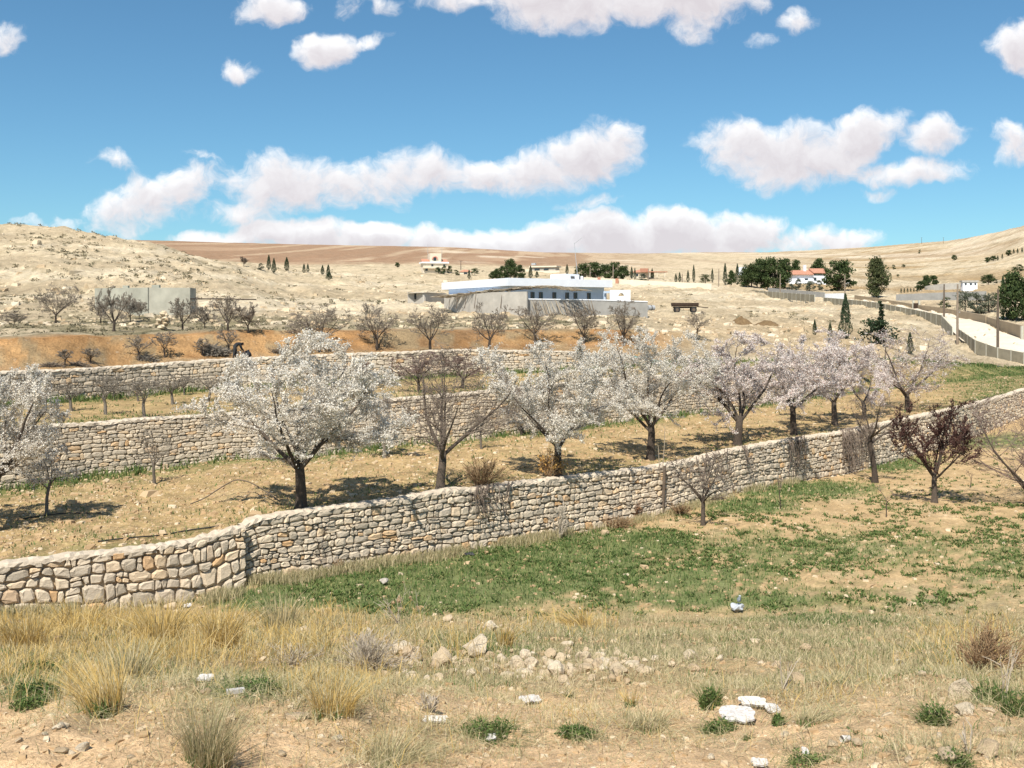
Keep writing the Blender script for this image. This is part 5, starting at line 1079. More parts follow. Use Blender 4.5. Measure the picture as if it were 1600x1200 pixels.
# farm trailer
p = at(1070, 493, 'T4', 149); tr_ = thing('farm_trailer', 'rusty flat farm trailer parked on the pale slope right of the building', 'trailer', p, None, -.08)
mk('bed', tr_, M_RUST, lambda g: box(g, (0, 0, .95), (3.6, 1.9, .16)))
for k, (c, s) in enumerate((((0, -.95, 1.2), (3.6, .06, .34)), ((0, .95, 1.2), (3.6, .06, .34)), ((-1.8, 0, 1.2), (.06, 1.9, .34)), ((1.8, 0, 1.2), (.06, 1.9, .34)))): mk('side_board', tr_, M_RUST, lambda g: box(g, c, s))
for sx_ in (-1.1, 1.15):
    for sy in (-.9, .9):
        w = mk('wheel', tr_, M_TYRE, lambda g: tubes(g, [[sx_, sy - .12, .42], [sx_, sy + .12, .42]], [.42, .42], 14, cap=True)); mk('rim', w, M_WOOD, lambda g: tubes(g, [[sx_, sy - .14, .42], [sx_, sy - .12, .42]], [.22, .22], 10, cap=True))
    mk('axle', tr_, M_RUST, lambda g: box(g, (sx_, 0, .42), (.1, 1.7, .1)))
mk('drawbar', tr_, M_RUST, lambda g: tubes(g, [[1.7, 0, .85], [3.2, 0, .7]], [.07, .06], 5)); mk('chassis', tr_, M_RUST, lambda g: box(g, (0, 0, .74), (3.2, .7, .2)))
# loose barrel by the yard wall end, mounds
bl = thing('barrel', 'grey drum lying by the right end of the yard wall', 'drum', (*q(1017, 146), zpx(481, 146)), None, .4); mk('shell', bl, M_METAL, lambda g: tubes(g, [[-.5, 0, 0], [.5, 0, 0]], [.36, .36], 12, cap=True)); mk('hoop', bl, M_RUST, lambda g: tubes(g, [[-.05, 0, 0], [.05, 0, 0]], [.38, .38], 12))
def mound(label, px, py, wpx, hpx, d, seed):
    p = at(px, py, 'T4', d); Wm, Hm = wpx * d / F, hpx * d / F; n = 26; u = np.linspace(-1, 1, n); X, Y = np.meshgrid(u, u)
    Zm = Hm * np.clip(1 - np.sqrt(X ** 2 + Y ** 2), 0, 1) ** .7 * (.7 + .6 * fbm(X * 3 + seed, Y * 3, 3, seed)) - .25
    g = Geo(); i = np.arange(n * n).reshape(n, n); g.add(np.stack([X * Wm / 2, Y * Wm * .35, Zm], -1).reshape(-1, 3), np.stack([i[:-1, :-1], i[:-1, 1:], i[1:, 1:], i[1:, :-1]], -1).reshape(-1, 4), RNG.random((n - 1) ** 2))
    link('earth_mound', g.mesh('earth_mound', M_DUNG, True), None, p, label=label, category='earth mound')
mound('dark brown earth mound dumped on the pale slope, left of two', 1158, 514, 46, 18, 132, 71); mound('longer dark brown earth mound dumped on the pale slope, right of two', 1197, 514, 66, 18, 134, 72)
# ---------------------------------------------------------------- person and sack on the upper terrace
M_CLOTH = mat('dark_clothes', [(0, (.018, .020, .024))], .9, 8.0, .3)
M_TROUS = mat('dark_trousers', [(0, (.035, .037, .040))], .9, 8.0, .3)
M_SKIN = mat('skin', [(0, (.30, .17, .11))], .6)
M_HAIR = mat('dark_hair', [(0, (.012, .010, .009))], .8)
M_SACK = mat('dark_sack', [(0, (.028, .030, .034))], .6, 5.0, .3)
def person(px, py):
    V, E_, R = [], [], []
    def ad(p, r, par=None):
        V.append(p); R.append(r)
        if par is not None: E_.append((par, len(V) - 1))
        return len(V) - 1
    pel = ad((0, 0, .84), .17); sp = ad((.13, 0, .92), .175, pel); ch = ad((.29, 0, .97), .18, sp); nk = ad((.42, 0, .96), .075, ch); hd = ad((.50, 0, .92), .10, nk); ad((.58, 0, .86), .085, hd)
    for s in (-1, 1):
        hp = ad((-.01, s * .10, .74), .12, pel); kn = ad((.02 + s * .05, s * .12, .42), .092, hp); an = ad((-.02 + s * .09, s * .13, .08), .062, kn); ad((.10 + s * .09, s * .14, .04), .042, an)
        sh = ad((.33, s * .20, .94), .085, ch); el = ad((.40, s * .22, .68), .066, sh); wr = ad((.55, s * .12, .50), .042, el); pm = ad((.585, s * .11, .44), .036, wr)
        for k in range(4): f1 = ad((.60 + .012 * k, s * (.08 + .02 * k), .385 - .006 * (k % 3)), .010, pm); ad((.595 + .012 * k, s * (.08 + .02 * k) - s * .006, .35), .008, f1)
        t1 = ad((.565, s * .075, .415), .011, pm); ad((.57, s * .055, .39), .009, t1)
    me = bpy.data.meshes.new('tmp'); me.from_pydata(V, E_, []); o = bpy.data.objects.new('tmp', me); COL.objects.link(o)
    m = o.modifiers.new('s', 'SKIN'); m.use_smooth_shade = True; o.modifiers.new('d', 'SUBSURF').levels = 1
    for k, r in enumerate(R): me.skin_vertices[0].data[k].radius = (r, r)
    me.skin_vertices[0].data[0].use_root = True
    bpy.context.view_layer.update(); dg = bpy.context.evaluated_depsgraph_get()
    bm = bpy.data.meshes.new_from_object(o.evaluated_get(dg)); bpy.data.objects.remove(o); bm.name = 'person'
    for mt in (M_CLOTH, M_TROUS, M_SKIN): bm.materials.append(mt)
    for f in bm.polygons:
        c = f.center; f.material_index = 2 if (c.x > .5 and c.z > .84) or (c.z < .49 and c.x > .5) else (1 if c.z < .86 and c.x < .25 else 0)
    r = thing('person', 'person in dark clothes bending down to the ground, facing right', 'person', at(px, py, 'T4'), None, .35, (.86, .86, .86))
    link('body', bm, r)
    g = Geo(); rg_ = np.random.default_rng(5); ico_rock(g, rg_, .115, (.50, 0, .965), (1.15, .95, .75), 1, 0, .05); link('hair', g.mesh('hair', M_HAIR, True), r)
    mk('shoe', r, M_HAIR, lambda g: box(g, (.06 - .09, -.13, .03), (.27, .1, .09))); mk('shoe', r, M_HAIR, lambda g: box(g, (.06 + .09, .13, .03), (.27, .1, .09)))
person(367, 559.5)
g = Geo(); rg = np.random.default_rng(77); n, k = 9, 14
prof = [(.0, .02), (.19, .0), (.25, .08), (.26, .17), (.23, .27), (.15, .34), (.09, .38), (.07, .40), (.09, .43)]
V = [((r + .025 * math.sin(3 * a + j) * (r > .1)) * math.cos(a) + (.12 if j > 5 else 0) * (j - 5) / 3, r * math.sin(a), z) for j, (r, z) in enumerate(prof) for a in np.arange(k) * 2 * math.pi / k]
g.add(V, [[j * k + a, j * k + (a + 1) % k, (j + 1) * k + (a + 1) % k, (j + 1) * k + a] for j in range(n - 1) for a in range(k)])
link('sack', g.mesh('sack', M_SACK, True), None, at(386, 559, 'T4'), label='bulging dark sack with a gathered neck beside the bending person', category='sack')

# ---------------------------------------------------------------- grass, weeds, scrub, loose stones (what nobody could count)
STRAW = [(0, (.38, .255, .075)), (.35, (.54, .375, .125)), (.65, (.62, .46, .19)), (.88, (.54, .45, .27)), (1, (.24, .20, .09))]
M_STRAW = mat('straw', STRAW, .85, transl=.25)
M_GREYG = mat('grey_dry_grass', [(0, (.26, .245, .125)), (.35, (.42, .36, .20)), (.7, (.60, .50, .32)), (1, (.16, .18, .07))], .85, transl=.25)
M_GREEN = mat('green_grass', [(0, (.065, .115, .033)), (.55, (.12, .185, .055)), (.85, (.215, .24, .09)), (1, (.33, .29, .13))], .8, transl=.3)
M_WEED = mat('green_weeds', [(0, (.06, .105, .028)), (.6, (.11, .165, .045)), (.9, (.19, .215, .075)), (1, (.32, .28, .13))], .8, transl=.25)
M_SCRUB = mat('hill_scrub', [(0, (.115, .105, .065)), (.6, (.20, .175, .11)), (1, (.30, .25, .16))], .95)
M_DRYB = mat('dry_brown_twigs', [(0, (.17, .10, .055)), (.6, (.27, .175, .095)), (1, (.38, .28, .17))], .9)
M_GREYB = mat('dead_grey_stalks', [(0, (.30, .25, .19)), (1, (.46, .40, .32))], .9)
def blades(g, P, h, w, rng, lean=.35, rnd=None, dirs=None, droop=.25):
    P = np.asarray(P, float); n = len(P); a = rng.random(n) * 6.283; u = np.stack([np.cos(a), np.sin(a), np.zeros(n)], -1)
    if dirs is None: b = rng.random(n) * 6.283; r = np.abs(rng.normal(0, lean, n)); dirs = np.stack([np.cos(b) * r, np.sin(b) * r], -1)
    h = np.broadcast_to(h, n); w = np.broadcast_to(w, n)[:, None]
    L_ = np.minimum(np.hypot(*dirs.T), 1.8); kink = rng.normal(0, .10, (n, 2)); bend = rng.uniform(1.2, 2.4, n)
    def pt(t): f = t ** bend; return P + np.stack([(dirs[:, 0] * f + kink[:, 0] * t) * h, (dirs[:, 1] * f + kink[:, 1] * t) * h, h * (t - (.22 + .2 * rng.random(n)) * L_ * t * t)], -1)
    m1, m2, tip = pt(.45), pt(.78), pt(1.0)
    V = np.stack([P - u * w * .5, P + u * w * .5, m1 + u * w * .42, m1 - u * w * .42, m2 + u * w * .28, m2 - u * w * .28, tip], 1).reshape(-1, 3)
    i = np.arange(n)[:, None] * 7; r = rng.random(n) if rnd is None else rnd; off = g.n
    g.add(V, np.concatenate([np.concatenate([i, i + 1, i + 2, i + 3], 1), np.concatenate([i + 3, i + 2, i + 4, i + 5], 1)]), np.concatenate([r, r])); g.more(np.concatenate([i + 5, i + 4, i + 6], 1), off, r)
def scatter(n, d0, d1, rng, p0=-350, p1=1950, k=1.0):
    u = rng.random(n); d = d0 * (d1 / d0) ** u if k == 1 else d0 + (d1 - d0) * u ** k
    p = rng.uniform(p0, p1, n); return p, d
def on(sheet_, p, d): return np.stack([(p - 800) / F * d, d, Z(sheet_, p, d)], -1)
def rowof(P): return YH - P[:, 2] * F / P[:, 1]
RG = np.random.default_rng(88)
def clumpy(P, s, seed, lo=.42, hi=.62): return sstep(lo, hi, fbm(P[:, 0] * s, P[:, 1] * s, 3, seed))
# foreground: tall yellow grass, short grey-green grass
p, d = scatter(420000, 3.4, 30, RG); P = on('L', p, d); py = rowof(P)
wt = blobs(p, py, TALL) + .9 * blobs(p, py, DRYFLD); near = P[:, 1]
cl = clumpy(P, 1.3, 51) * (.25 + .75 * clumpy(P, .55, 58, .36, .56))
k = RG.random(len(P)) < np.clip(wt * (.15 + .85 * np.maximum(cl, .75 * blobs(p, py, [(130, 990, 330, 50, 1), (430, 985, 120, 40, .8)]) * clumpy(P, 1.3, 51, .30, .55))), 0, 1) * .5 * np.clip(near / 9, .35, 1); Q = P[k]; big = cl[k]
g = Geo(); blades(g, Q, RG.uniform(.12, .38, len(Q)) * (.55 + .75 * big) * np.clip(Q[:, 1] / 11, .6, 1.15), np.clip(Q[:, 1] * .0006, .0025, .014), RG, .75)
link('dry_grass', g.mesh('dry_grass', M_STRAW), None, kind='stuff', label='tall yellow dry grass covering the near bank')
STONY = [(700, 1035, 110, 24, .9), (850, 1042, 130, 24, .95), (960, 1040, 60, 20, .7)]
wt = blobs(p, py, SHORT) * (1 - blobs(p, py, STONY)) + .35 * blobs(p, py, TALL) + .09 * (py > 985) + .35 * (py < 1072) * (p > 350) * (py > 950) * (1 - blobs(p, py, STONY)); cl = clumpy(P, 1.9, 52, .36, .6) * (.35 + .65 * clumpy(P, .5, 60, .34, .54))
k = RG.random(len(P)) < np.clip(wt * (.10 + .9 * cl), 0, 1) * .85 * np.clip(near / 9, .4, 1); Q = P[k]
g = Geo(); blades(g, Q, RG.uniform(.04, .17, len(Q)) * np.clip(Q[:, 1] / 10, .65, 1.2), np.clip(Q[:, 1] * .0006, .0025, .013), RG, .8)
k2_ = RG.random(len(P)) < np.clip(blobs(p, py, TALL) + .6 * blobs(p, py, SHORT) + .07, 0, 1) * .36; Q2 = P[k2_] + (0, 0, .01); bb = RG.random(len(Q2)) * 6.28; blades(g, Q2, RG.uniform(.05, .2, len(Q2)) * .45, np.clip(Q2[:, 1] * .0006, .0025, .012), RG, dirs=np.stack([np.cos(bb), np.sin(bb)], -1) * RG.uniform(1.5, 2.6, (len(Q2), 1)))
link('short_grass', g.mesh('short_grass', M_GREYG), None, kind='stuff', label='short greyish half-dry grass on the near bank')
# green: lush strip and rosettes of weeds in the field
p, d = scatter(330000, 8, 62, RG, k=.8); P = on('L', p, d); py = rowof(P); ok = d < D1(p) - .1
g_ = blobs(p, py, LUSH); n2 = fbm(P[:, 0] * 2.6, P[:, 1] * 2.6, 4, 22); n3 = fbm(P[:, 0] * 7, P[:, 1] * 7, 3, 23)
k = ok & (RG.random(len(P)) < sstep(.58, .40, n2 * .55 + n3 * .45 + (.5 - g_ * .62) * .9 - .28) * np.clip(g_ * 1.5, 0, 1) * .60); Q = P[k]
g = Geo(); blades(g, Q, RG.uniform(.05, .15, len(Q)) * np.clip(.6 + g_[k], .6, 1.3), np.clip(Q[:, 1] * .0009, .012, .045), RG, .6)
p, d = scatter(150000, 3.6, 29, RG); P = on('L', p, d); py = rowof(P); gp = clumpy(P, .8, 59, .50, .66) * sstep(1110, 1060, py) * (1 - blobs(p, py, STONY)) + 1.0 * blobs(p, py, [(760, 1012, 100, 20, .9), (390, 1085, 90, 24, .9), (45, 1080, 70, 34, .9), (250, 1040, 60, 22, .6), (1300, 975, 170, 14, .8), (1330, 1180, 90, 18, .6), (1560, 1100, 60, 50, .6), (1240, 1005, 200, 20, .6)])
k = RG.random(len(P)) < np.clip(gp, 0, 1) * .5 * np.clip(P[:, 1] / 9, .4, 1); Q = P[k]; blades(g, Q, RG.uniform(.03, .11, len(Q)) * np.clip(Q[:, 1] / 10, .7, 1.3), np.clip(Q[:, 1] * .0008, .003, .016), RG, .8)
link('green_grass', g.mesh('green_grass', M_GREEN), None, kind='stuff', label='fresh green grass and weeds in the lower field')
p, d = scatter(44000, 29, 75, RG, 450, 1950, k=.8); P = on('L', p, d); ok = d < D1(p) - .4
k = ok & (RG.random(len(P)) < .05 + .8 * clumpy(P, .8, 53, .48, .60) * sstep(54, 40, P[:, 1])); C = P[k]; m = 9
Q = np.repeat(C, m, 0) + RG.normal(0, .07, (len(C) * m, 3)) * (1, 1, 0); b = RG.random(len(Q)) * 6.28
g = Geo(); blades(g, Q, RG.uniform(.06, .15, len(Q)), .045, RG, dirs=np.stack([np.cos(b), np.sin(b)], -1) * .9)
link('field_weeds', g.mesh('field_weeds', M_WEED), None, kind='stuff', label='small green weed rosettes scattered over the tilled field')
# terraces: grass along the wall feet and thin weeds
for sh, da, db, lab, sd in (('T2', D1, D3, 'thin green weeds on the front orchard terrace and grass along the tall wall', 61), ('T3', D3, D4, 'thin green weeds between the two upper walls', 62)):
    n = 150000; p = RG.uniform(-200, 1800, n); v = RG.random(n); d = (da(p) + .5) * (1 - v) + (db(p) - .05) * v; P = on(sh, p, d); e = db(p) - d; a = d - da(p)
    w = 1.0 * np.exp(-e / (.85 if sh == 'T2' else .6)) + .30 * np.exp(-a / 1.6) + .035 + .3 * sstep(1430, 1560, p)
    cl = clumpy(P, .9, sd, .40, .62); k = RG.random(n) < w * (.12 + .88 * cl) * .85; Q = P[k]
    g = Geo(); blades(g, Q, RG.uniform(.05, .16, len(Q)) * np.where(e[k] < 1.3, 2.8, 1.0), np.clip(Q[:, 1] * .001, .03, .07), RG, .6)
    link('terrace_weeds', g.mesh('terrace_weeds', M_GREEN), None, kind='stuff', label=lab)
# dry weeds along the feet of the long wall, scrub on the hillside
n = 26000; p = RG.uniform(-150, 1250, n); d = D1(p) - np.abs(RG.normal(0, .55, n)) - .15 - np.where(p < 384, .6, 0); P = on('L', p, d); k = RG.random(n) < .1 + clumpy(P, .7, 54, .45, .6) * .9
g = Geo(); Q = P[k]; blades(g, Q, RG.uniform(.12, .42, len(Q)), .02, RG, .3); link('wall_foot_grass', g.mesh('wall_foot_grass', M_GREYG), None, kind='stuff', label='dry grass along the foot of the long wall')
n = 30000; p = RG.uniform(-300, 1450, n); d = 62 * (420 / 62) ** RG.random(n); P = on('T4', p, d)
k2 = np.interp(p, _pk, _pd[:, 1]); k3 = np.interp(p, _pk, _pd[:, 2]); dens_ = clumpy(P, .12, 55, .35, .65) * (.5 + .5 * sstep(1120, 800, p)) * (.22 + .28 * sstep(420, 300, p) * sstep(84, 100, d)) + sstep(k2 + 1, k2 + 3, d) * sstep(k3 + 14, k3, d) * sstep(1050, 900, p) * .5 * clumpy(P, .25, 57, .35, .7)
k = (RG.random(n) < dens_) & (d > k2 + .8) & ~((p > 636) & (p < 1030) & (d > 132) & (d < 185)) & ((p < 1080) | (d < 185)); C = P[k]; m = 14
r = RG.uniform(.12, .40, len(C)) * (.65 + .9 * sstep(90, 160, C[:, 1])); Q = np.repeat(C, m, 0); rr_ = np.repeat(r, m); v = norm(RG.normal(size=(len(Q), 3))); v[:, 2] = np.abs(v[:, 2]); Q = Q + v * (rr_ * RG.random(len(Q)) ** .4)[:, None] * (1.2, 1.2, .75)
g = Geo(); cards(g, Q, rr_ * .75, RG, np.clip(np.repeat(RG.random(len(C)), m) + RG.normal(0, .15, len(Q)), 0, 1), up=.5, aspect=.6, tri=True)
link('scrub', g.mesh('scrub', M_SCRUB), None, kind='stuff', label='low grey-brown scrub dotted over the chalk hillside')
# loose clods and pebbles
def pebbles(name, P, r, mt, lab):
    n = len(P); t = np.array([(-.8, -.8, -.5), (.8, -.8, -.5), (.8, .8, -.5), (-.8, .8, -.5), (-.6, -.6, .5), (.6, -.6, .5), (.6, .6, .5), (-.6, .6, .5)], float); fc = np.array([(0, 1, 5), (0, 5, 4), (1, 2, 6), (1, 6, 5), (2, 3, 7), (2, 7, 6), (3, 0, 4), (3, 4, 7), (4, 5, 6), (4, 6, 7)])
    a = RG.random(n) * 6.28; ca, sa = np.cos(a)[:, None], np.sin(a)[:, None]; V = t[None] * (1 + RG.uniform(-.38, .38, (n, 8, 3))) * np.stack([r * RG.uniform(.8, 1.5, n), r, r], -1)[:, None, :]
    V = np.stack([V[..., 0] * ca - V[..., 1] * sa, V[..., 0] * sa + V[..., 1] * ca, V[..., 2]], -1) + P[:, None, :]
    g = Geo(); g.add(V.reshape(-1, 3), (np.arange(n)[:, None, None] * 8 + fc[None]).reshape(-1, 3), np.repeat(RG.random(n), 10)); link(name, g.mesh(name, mt), None, kind='stuff', label=lab)
M_CLOD = mat('soil_clods', [(0, (.36, .24, .13)), (.7, (.43, .31, .18)), (1, (.58, .48, .34))], .95)
p, d = scatter(24000, 3.6, 29, RG); P = on('L', p, d); pebbles('pebbles', P, np.clip(RG.exponential(.008, len(P)) + .003, 0, .030) * np.clip(P[:, 1] / 8, .7, 2), M_CLOD, 'small pale pebbles on the near bank')
p, d = scatter(16000, 29, 70, RG, k=.85); ok = d < D1(p) - .4; P = on('L', p[ok], d[ok]); pebbles('soil_clods', P, RG.exponential(.022, len(P)) + .015, M_CLOD, 'soil clods in the tilled field')
n = 15000; p = RG.uniform(-200, 1800, n); v = RG.random(n); P = on('T2', p, (D1(p) + .5) * (1 - v) + (D3(p) - .3) * v); pebbles('soil_clods', P, RG.exponential(.024, n) + .015, M_CLOD, 'soil clods and stones on the front orchard terrace')
n = 7000; p = RG.uniform(-300, 1450, n); d = 80 * (330 / 80) ** RG.random(n); P = on('T4', p, d); pebbles('hill_stones', P, RG.exponential(.10, n) + .05, M_ROCK, 'pale stones strewn over the hillside')

# ---------------------------------------------------------------- tufts, bushes, stalks of the foreground, one by one
def grass_tuft(px, py, wpx, hpx, label, n=220, mt=M_STRAW, sheet_='L', lean=.55, base=.25, green=0, cat='grass tuft', name='grass_tuft', bias=(0, 0), bw=None, **kw):
    rng = np.random.default_rng(int(px * 7 + py)); p0 = at(px, py, sheet_); s = p0.y / F; Wm, Hm = wpx * s * 1.05, hpx * s
    if mt is M_WEED and name == 'grass_tuft': Hm *= 1.25; n = int(n * 1.6); lean = max(lean, .85); base = max(base, .32)
    n = int(n * 1.6); bias = (bias[0] + rng.normal(0, .22), bias[1] + rng.normal(0, .15)); a = rng.random(n) * 6.283; r = np.sqrt(rng.random(n)) * Wm * base; P = np.stack([r * np.cos(a), r * np.sin(a) * .8, -.02 + np.zeros(n)], -1)
    k = np.clip(Wm * (.5 - base * .4) / max(Hm, .01), .3, 1.8) * rng.uniform(.05, 1.6, n) * lean / .55; dirs = np.stack([np.cos(a + rng.normal(0, .35, n)) * k + bias[0], np.sin(a) * k * .8 + bias[1]], -1)
    g = Geo(); blades(g, P, Hm * rng.uniform(.25, 1.1, n) ** 1.2, bw or np.clip(p0.y * .0006, .0022, .012), rng, dirs=dirs)
    r_ = thing(name, label, cat, p0, kw.get('group'))
    if mt in (M_WEED, M_GREEN) and name != 'leaf_rosette':   # leafy mound under the blades
        m = 900 if name == 'green_clump' else 420; v = norm(rng.normal(size=(m, 3))); v[:, 2] = np.abs(v[:, 2]); lump = .7 + .6 * vnoise(v[:, 0] * 3 + px, v[:, 1] * 3 + py)
        C = v * (rng.random((m, 1)) ** .35) * lump[:, None] * np.array((Wm * .45, Wm * .36, Hm * .62)); gl_ = Geo(); cards(gl_, C, p0.y * .0032 * rng.uniform(.6, 1.4, m), rng, up=.6, aspect=.45); link('leaves', gl_.mesh('leaves', mt), r_)
    link('blades', g.mesh('blades', mt), r_)
    if green:
        a = rng.random(green) * 6.283; r = np.sqrt(rng.random(green)) * Wm * .22; P = np.stack([r * np.cos(a) - Wm * .05, r * np.sin(a) - Wm * .1, np.zeros(green)], -1); g = Geo()
        blades(g, P, Hm * rng.uniform(.12, .30, green), np.clip(p0.y * .0015, .006, .02), rng, .7); link('green_shoots', g.mesh('green_shoots', M_WEED), r_)
    return r_
def dry_bush(px, py, wpx, hpx, label, n=46, mt=M_DRYB, sheet_='L', kids=5, d=None, bias=(0, 0, 0), spread=1.0, name='dry_bush', cat='bush', rad=None, leaf=0, lmt=None):
    rng = np.random.default_rng(int(px * 3 + py * 5)); p0 = at(px, py, sheet_, d); s = p0.y / F; Wm, Hm = wpx * s, hpx * s; st, tw = [], []
    for _ in range(n):
        a = rng.random() * 6.283; k = rng.random() ** .6 * spread; v = np.array((math.cos(a) * k * Wm / 2 + bias[0] * Wm, math.sin(a) * k * Wm * .4 + bias[1] * Wm, Hm * (1 - .45 * k * k) * rng.uniform(.65, 1.05) + bias[2])); ln = np.linalg.norm(v)
        P = path(rng, (rng.normal(0, .03) * Wm, rng.normal(0, .03) * Wm, -.02), v / ln, ln, 6, .12, .03); st.append(P)
        for _ in range(kids):
            t = rng.uniform(.3, .95); q0, dd = along(P, t); tw.append(path(rng, q0, rotdir(dd, rng.uniform(.3, .9), rng.random() * 6.28), ln * rng.uniform(.15, .38), 4, .15, .03))
    r = rad or max(.003, p0.y * .00022); g = Geo(); tubes(g, np.array(st), np.broadcast_to(np.linspace(r * 1.6, r * .7, 6), (n, 6)), 4, rng.random(n)); tubes(g, np.array(tw), np.broadcast_to(np.linspace(r, r * .55, 4), (len(tw), 4)), 3, rng.random(len(tw)))
    R_ = thing(name, label, cat, p0); link('stems', g.mesh('stems', mt), R_)
    if leaf:
        A = np.array(tw); C = A[rng.integers(0, len(A), leaf), rng.integers(1, 4, leaf)] + rng.normal(0, .02, (leaf, 3)); g = Geo(); cards(g, C, p0.y * .0022 * rng.uniform(.6, 1.3, leaf), rng, aspect=.6); link('leaves', g.mesh('leaves', lmt or M_DRYB), R_)
    return R_
G_ = grass_tuft
G_(162, 1112, 110, 115, 'tall yellow grass tuft with a dark green base in the near left foreground', 260, green=90)
G_(325, 1196, 130, 130, 'broad straw-coloured grass tuft at the bottom edge, left of the bare pebbly patch', 420, M_GREYG, green=60)
G_(520, 1120, 120, 90, 'upright yellow-green grass tuft below the dead brushwood', 260, green=60)
G_(612, 1192, 150, 62, 'wide dense grey-green grass tuft at the bottom edge', 460, M_GREYG, green=70)
G_(905, 984, 70, 42, 'bright yellow dry tuft standing alone above the stones', 260)
G_(790, 1012, 40, 50, 'thin straw tuft growing among the stones right of the cracked boulder', 90)
G_(40, 1010, 110, 70, 'dense yellow grass tuft at the left edge under the low wall', 260); G_(120, 985, 120, 60, 'yellow grass clump before the foot of the low grey wall', 240)
G_(250, 1000, 120, 75, 'yellow grass clump in the middle of the tall dry grass', 260); G_(345, 1010, 100, 80, 'tall yellow grass clump at the right end of the dry grass', 260); G_(205, 1060, 110, 75, 'brownish dry grass clump behind the green-based tuft', 240, M_GREYG)
G_(440, 985, 90, 70, 'pale dry grass clump beside the green strip left of the dead thistle', 180, M_GREYG); G_(1010, 1140, 110, 45, 'matted brown dry grass tuft on the bare mound', 240, M_GREYG, green=40)
G_(985, 1102, 40, 34, 'small green-and-straw tuft on the crest of the bare mound', 60, M_STRAW, green=50); G_(889, 1090, 28, 22, 'little dark tuft at the left end of the bare mound crest', 60, M_GREYG, green=40)
G_(1110, 1108, 42, 38, 'dark green tuft with pale stalks just left of the white plastic sheet', 90, M_WEED, green=80); G_(1126, 1146, 56, 26, 'low dark green tuft in front of the white plastic sheet', 140, M_WEED, green=80)
G_(1170, 1155, 36, 26, 'green-and-straw tuft right below the white plastic sheet', 80, M_GREYG, green=50); G_(1215, 1132, 20, 20, 'small yellow-green tuft at the right end of the plastic scraps', 50, M_WEED, green=30)
G_(1270, 1128, 95, 36, 'wide brown-green matted tuft right of the plastic scraps', 320, M_GREYG, green=70, bias=(.3, 0)); G_(1460, 1130, 60, 40, 'dark green tuft with small pale flowers left of the white rock', 120, M_WEED, green=100)
G_(1550, 1100, 60, 40, 'dark green leafy clump behind the white rock', 120, M_WEED, green=80); G_(1590, 1120, 60, 50, 'green grass tuft at the right edge', 130, M_WEED, green=60); G_(1490, 1196, 60, 30, 'dark green tuft at the bottom right among stones', 120, M_WEED, green=60)
G_(765, 1152, 98, 38, 'rounded bright green clump on the bare soil in the near centre', 520, M_WEED, lean=.9, base=.38, name='green_clump'); G_(898, 1150, 66, 26, 'smaller rounded green clump right of the bright one', 300, M_WEED, lean=.9, base=.38, name='green_clump')
G_(790, 1164, 60, 16, 'rosette of broad grey-green leaves at the foot of the bright green clump', 26, M_WEED, lean=1.2, base=.1, bw=.02, name='leaf_rosette', cat='plant'); G_(1335, 1148, 34, 18, 'blue-grey leaf rosette beside the paper cup', 22, M_WEED, lean=1.0, base=.12, bw=.014, name='leaf_rosette', cat='plant'); G_(1378, 1152, 34, 16, 'spiky grey-green rosette right of the paper cup', 26, M_WEED, lean=1.0, base=.12, bw=.012, name='leaf_rosette', cat='plant')
G_(55, 1085, 70, 30, 'low green patch of leaves at the left edge of the bare soil', 150, M_WEED, lean=.9, base=.4, name='green_clump'); G_(60, 1052, 60, 34, 'dark green clump under the yellow grass at the far left', 130, M_WEED, lean=.8, base=.38, name='green_clump'); G_(45, 1105, 60, 26, 'second low green patch on the bare soil at the left', 130, M_WEED, lean=.9, base=.4, name='green_clump')
G_(395, 1085, 90, 36, 'green grass around the white scraps on the left', 220, M_GREEN, lean=.8, base=.4, name='green_clump'); G_(165, 1118, 40, 18, 'flat green leaves in front of the green-based tuft', 80, M_WEED, lean=.9, base=.4, name='green_clump')
G_(1265, 1196, 90, 26, 'green grass tuft at the bottom edge beside the white rag', 160, M_WEED, lean=.7, base=.35)
B_ = dry_bush
B_(1530, 1052, 120, 78, 'brown twiggy dry bush leaning right in the right foreground', 90, bias=(.18, 0, 0), kids=7)
B_(572, 1045, 130, 62, 'tangled heap-like dead grey-brown bush behind the yellow tufts', 80, M_GREYB, bias=(.1, 0, 0), kids=6)
B_(622, 975, 70, 62, 'dead thistle with round spiny heads, grey and leafless', 9, M_GREYB, kids=3, name='thistle', cat='plant')
B_(750, 757, 90, 52, 'brown dry bush spilling over the top of the long wall', 70, sheet_='T2', kids=6, d=float(D1(755)) + .6, bias=(.05, -.05, 0)); B_(858, 752, 46, 46, 'yellow-brown dry bush on the long wall at the foot of the whitish almond tree', 46, sheet_='T2', kids=6, d=float(D1(866)) + .5, leaf=420, lmt=mat('golden_leaves', [(0, (.38, .20, .05)), (1, (.46, .28, .09))], .8))
B_(502, 894, 46, 72, 'dark bare shrub growing against the foot of the long wall', 14, M_TWIG, kids=6); B_(530, 894, 30, 22, 'little brown shrub beside the dark bare one at the wall foot', 24)
B_(992, 812, 22, 30, 'round reddish-brown dry bush at the wall foot left of the grey stake', 60, mat('reddish_dry_bush', [(0, (.16, .075, .04)), (1, (.26, .14, .08))], .9), kids=6)
B_(965, 826, 70, 18, 'low tangled brown weeds at the foot of the long wall beside white litter', 60); B_(1062, 805, 40, 20, 'low brown weeds right of the grey stake', 40); B_(874, 842, 34, 60, 'thin dead brush leaning on the long wall below the yellow-brown bush', 20, M_GREYB, kids=4)
B_(460, 1035, 90, 30, 'flattened dead stalks lying left of the dead bush', 40, M_GREYB, spread=1.4, kids=3); B_(670, 1112, 50, 36, 'small heap of dead white stalks above the pale slab', 26, M_GREYB, kids=4)
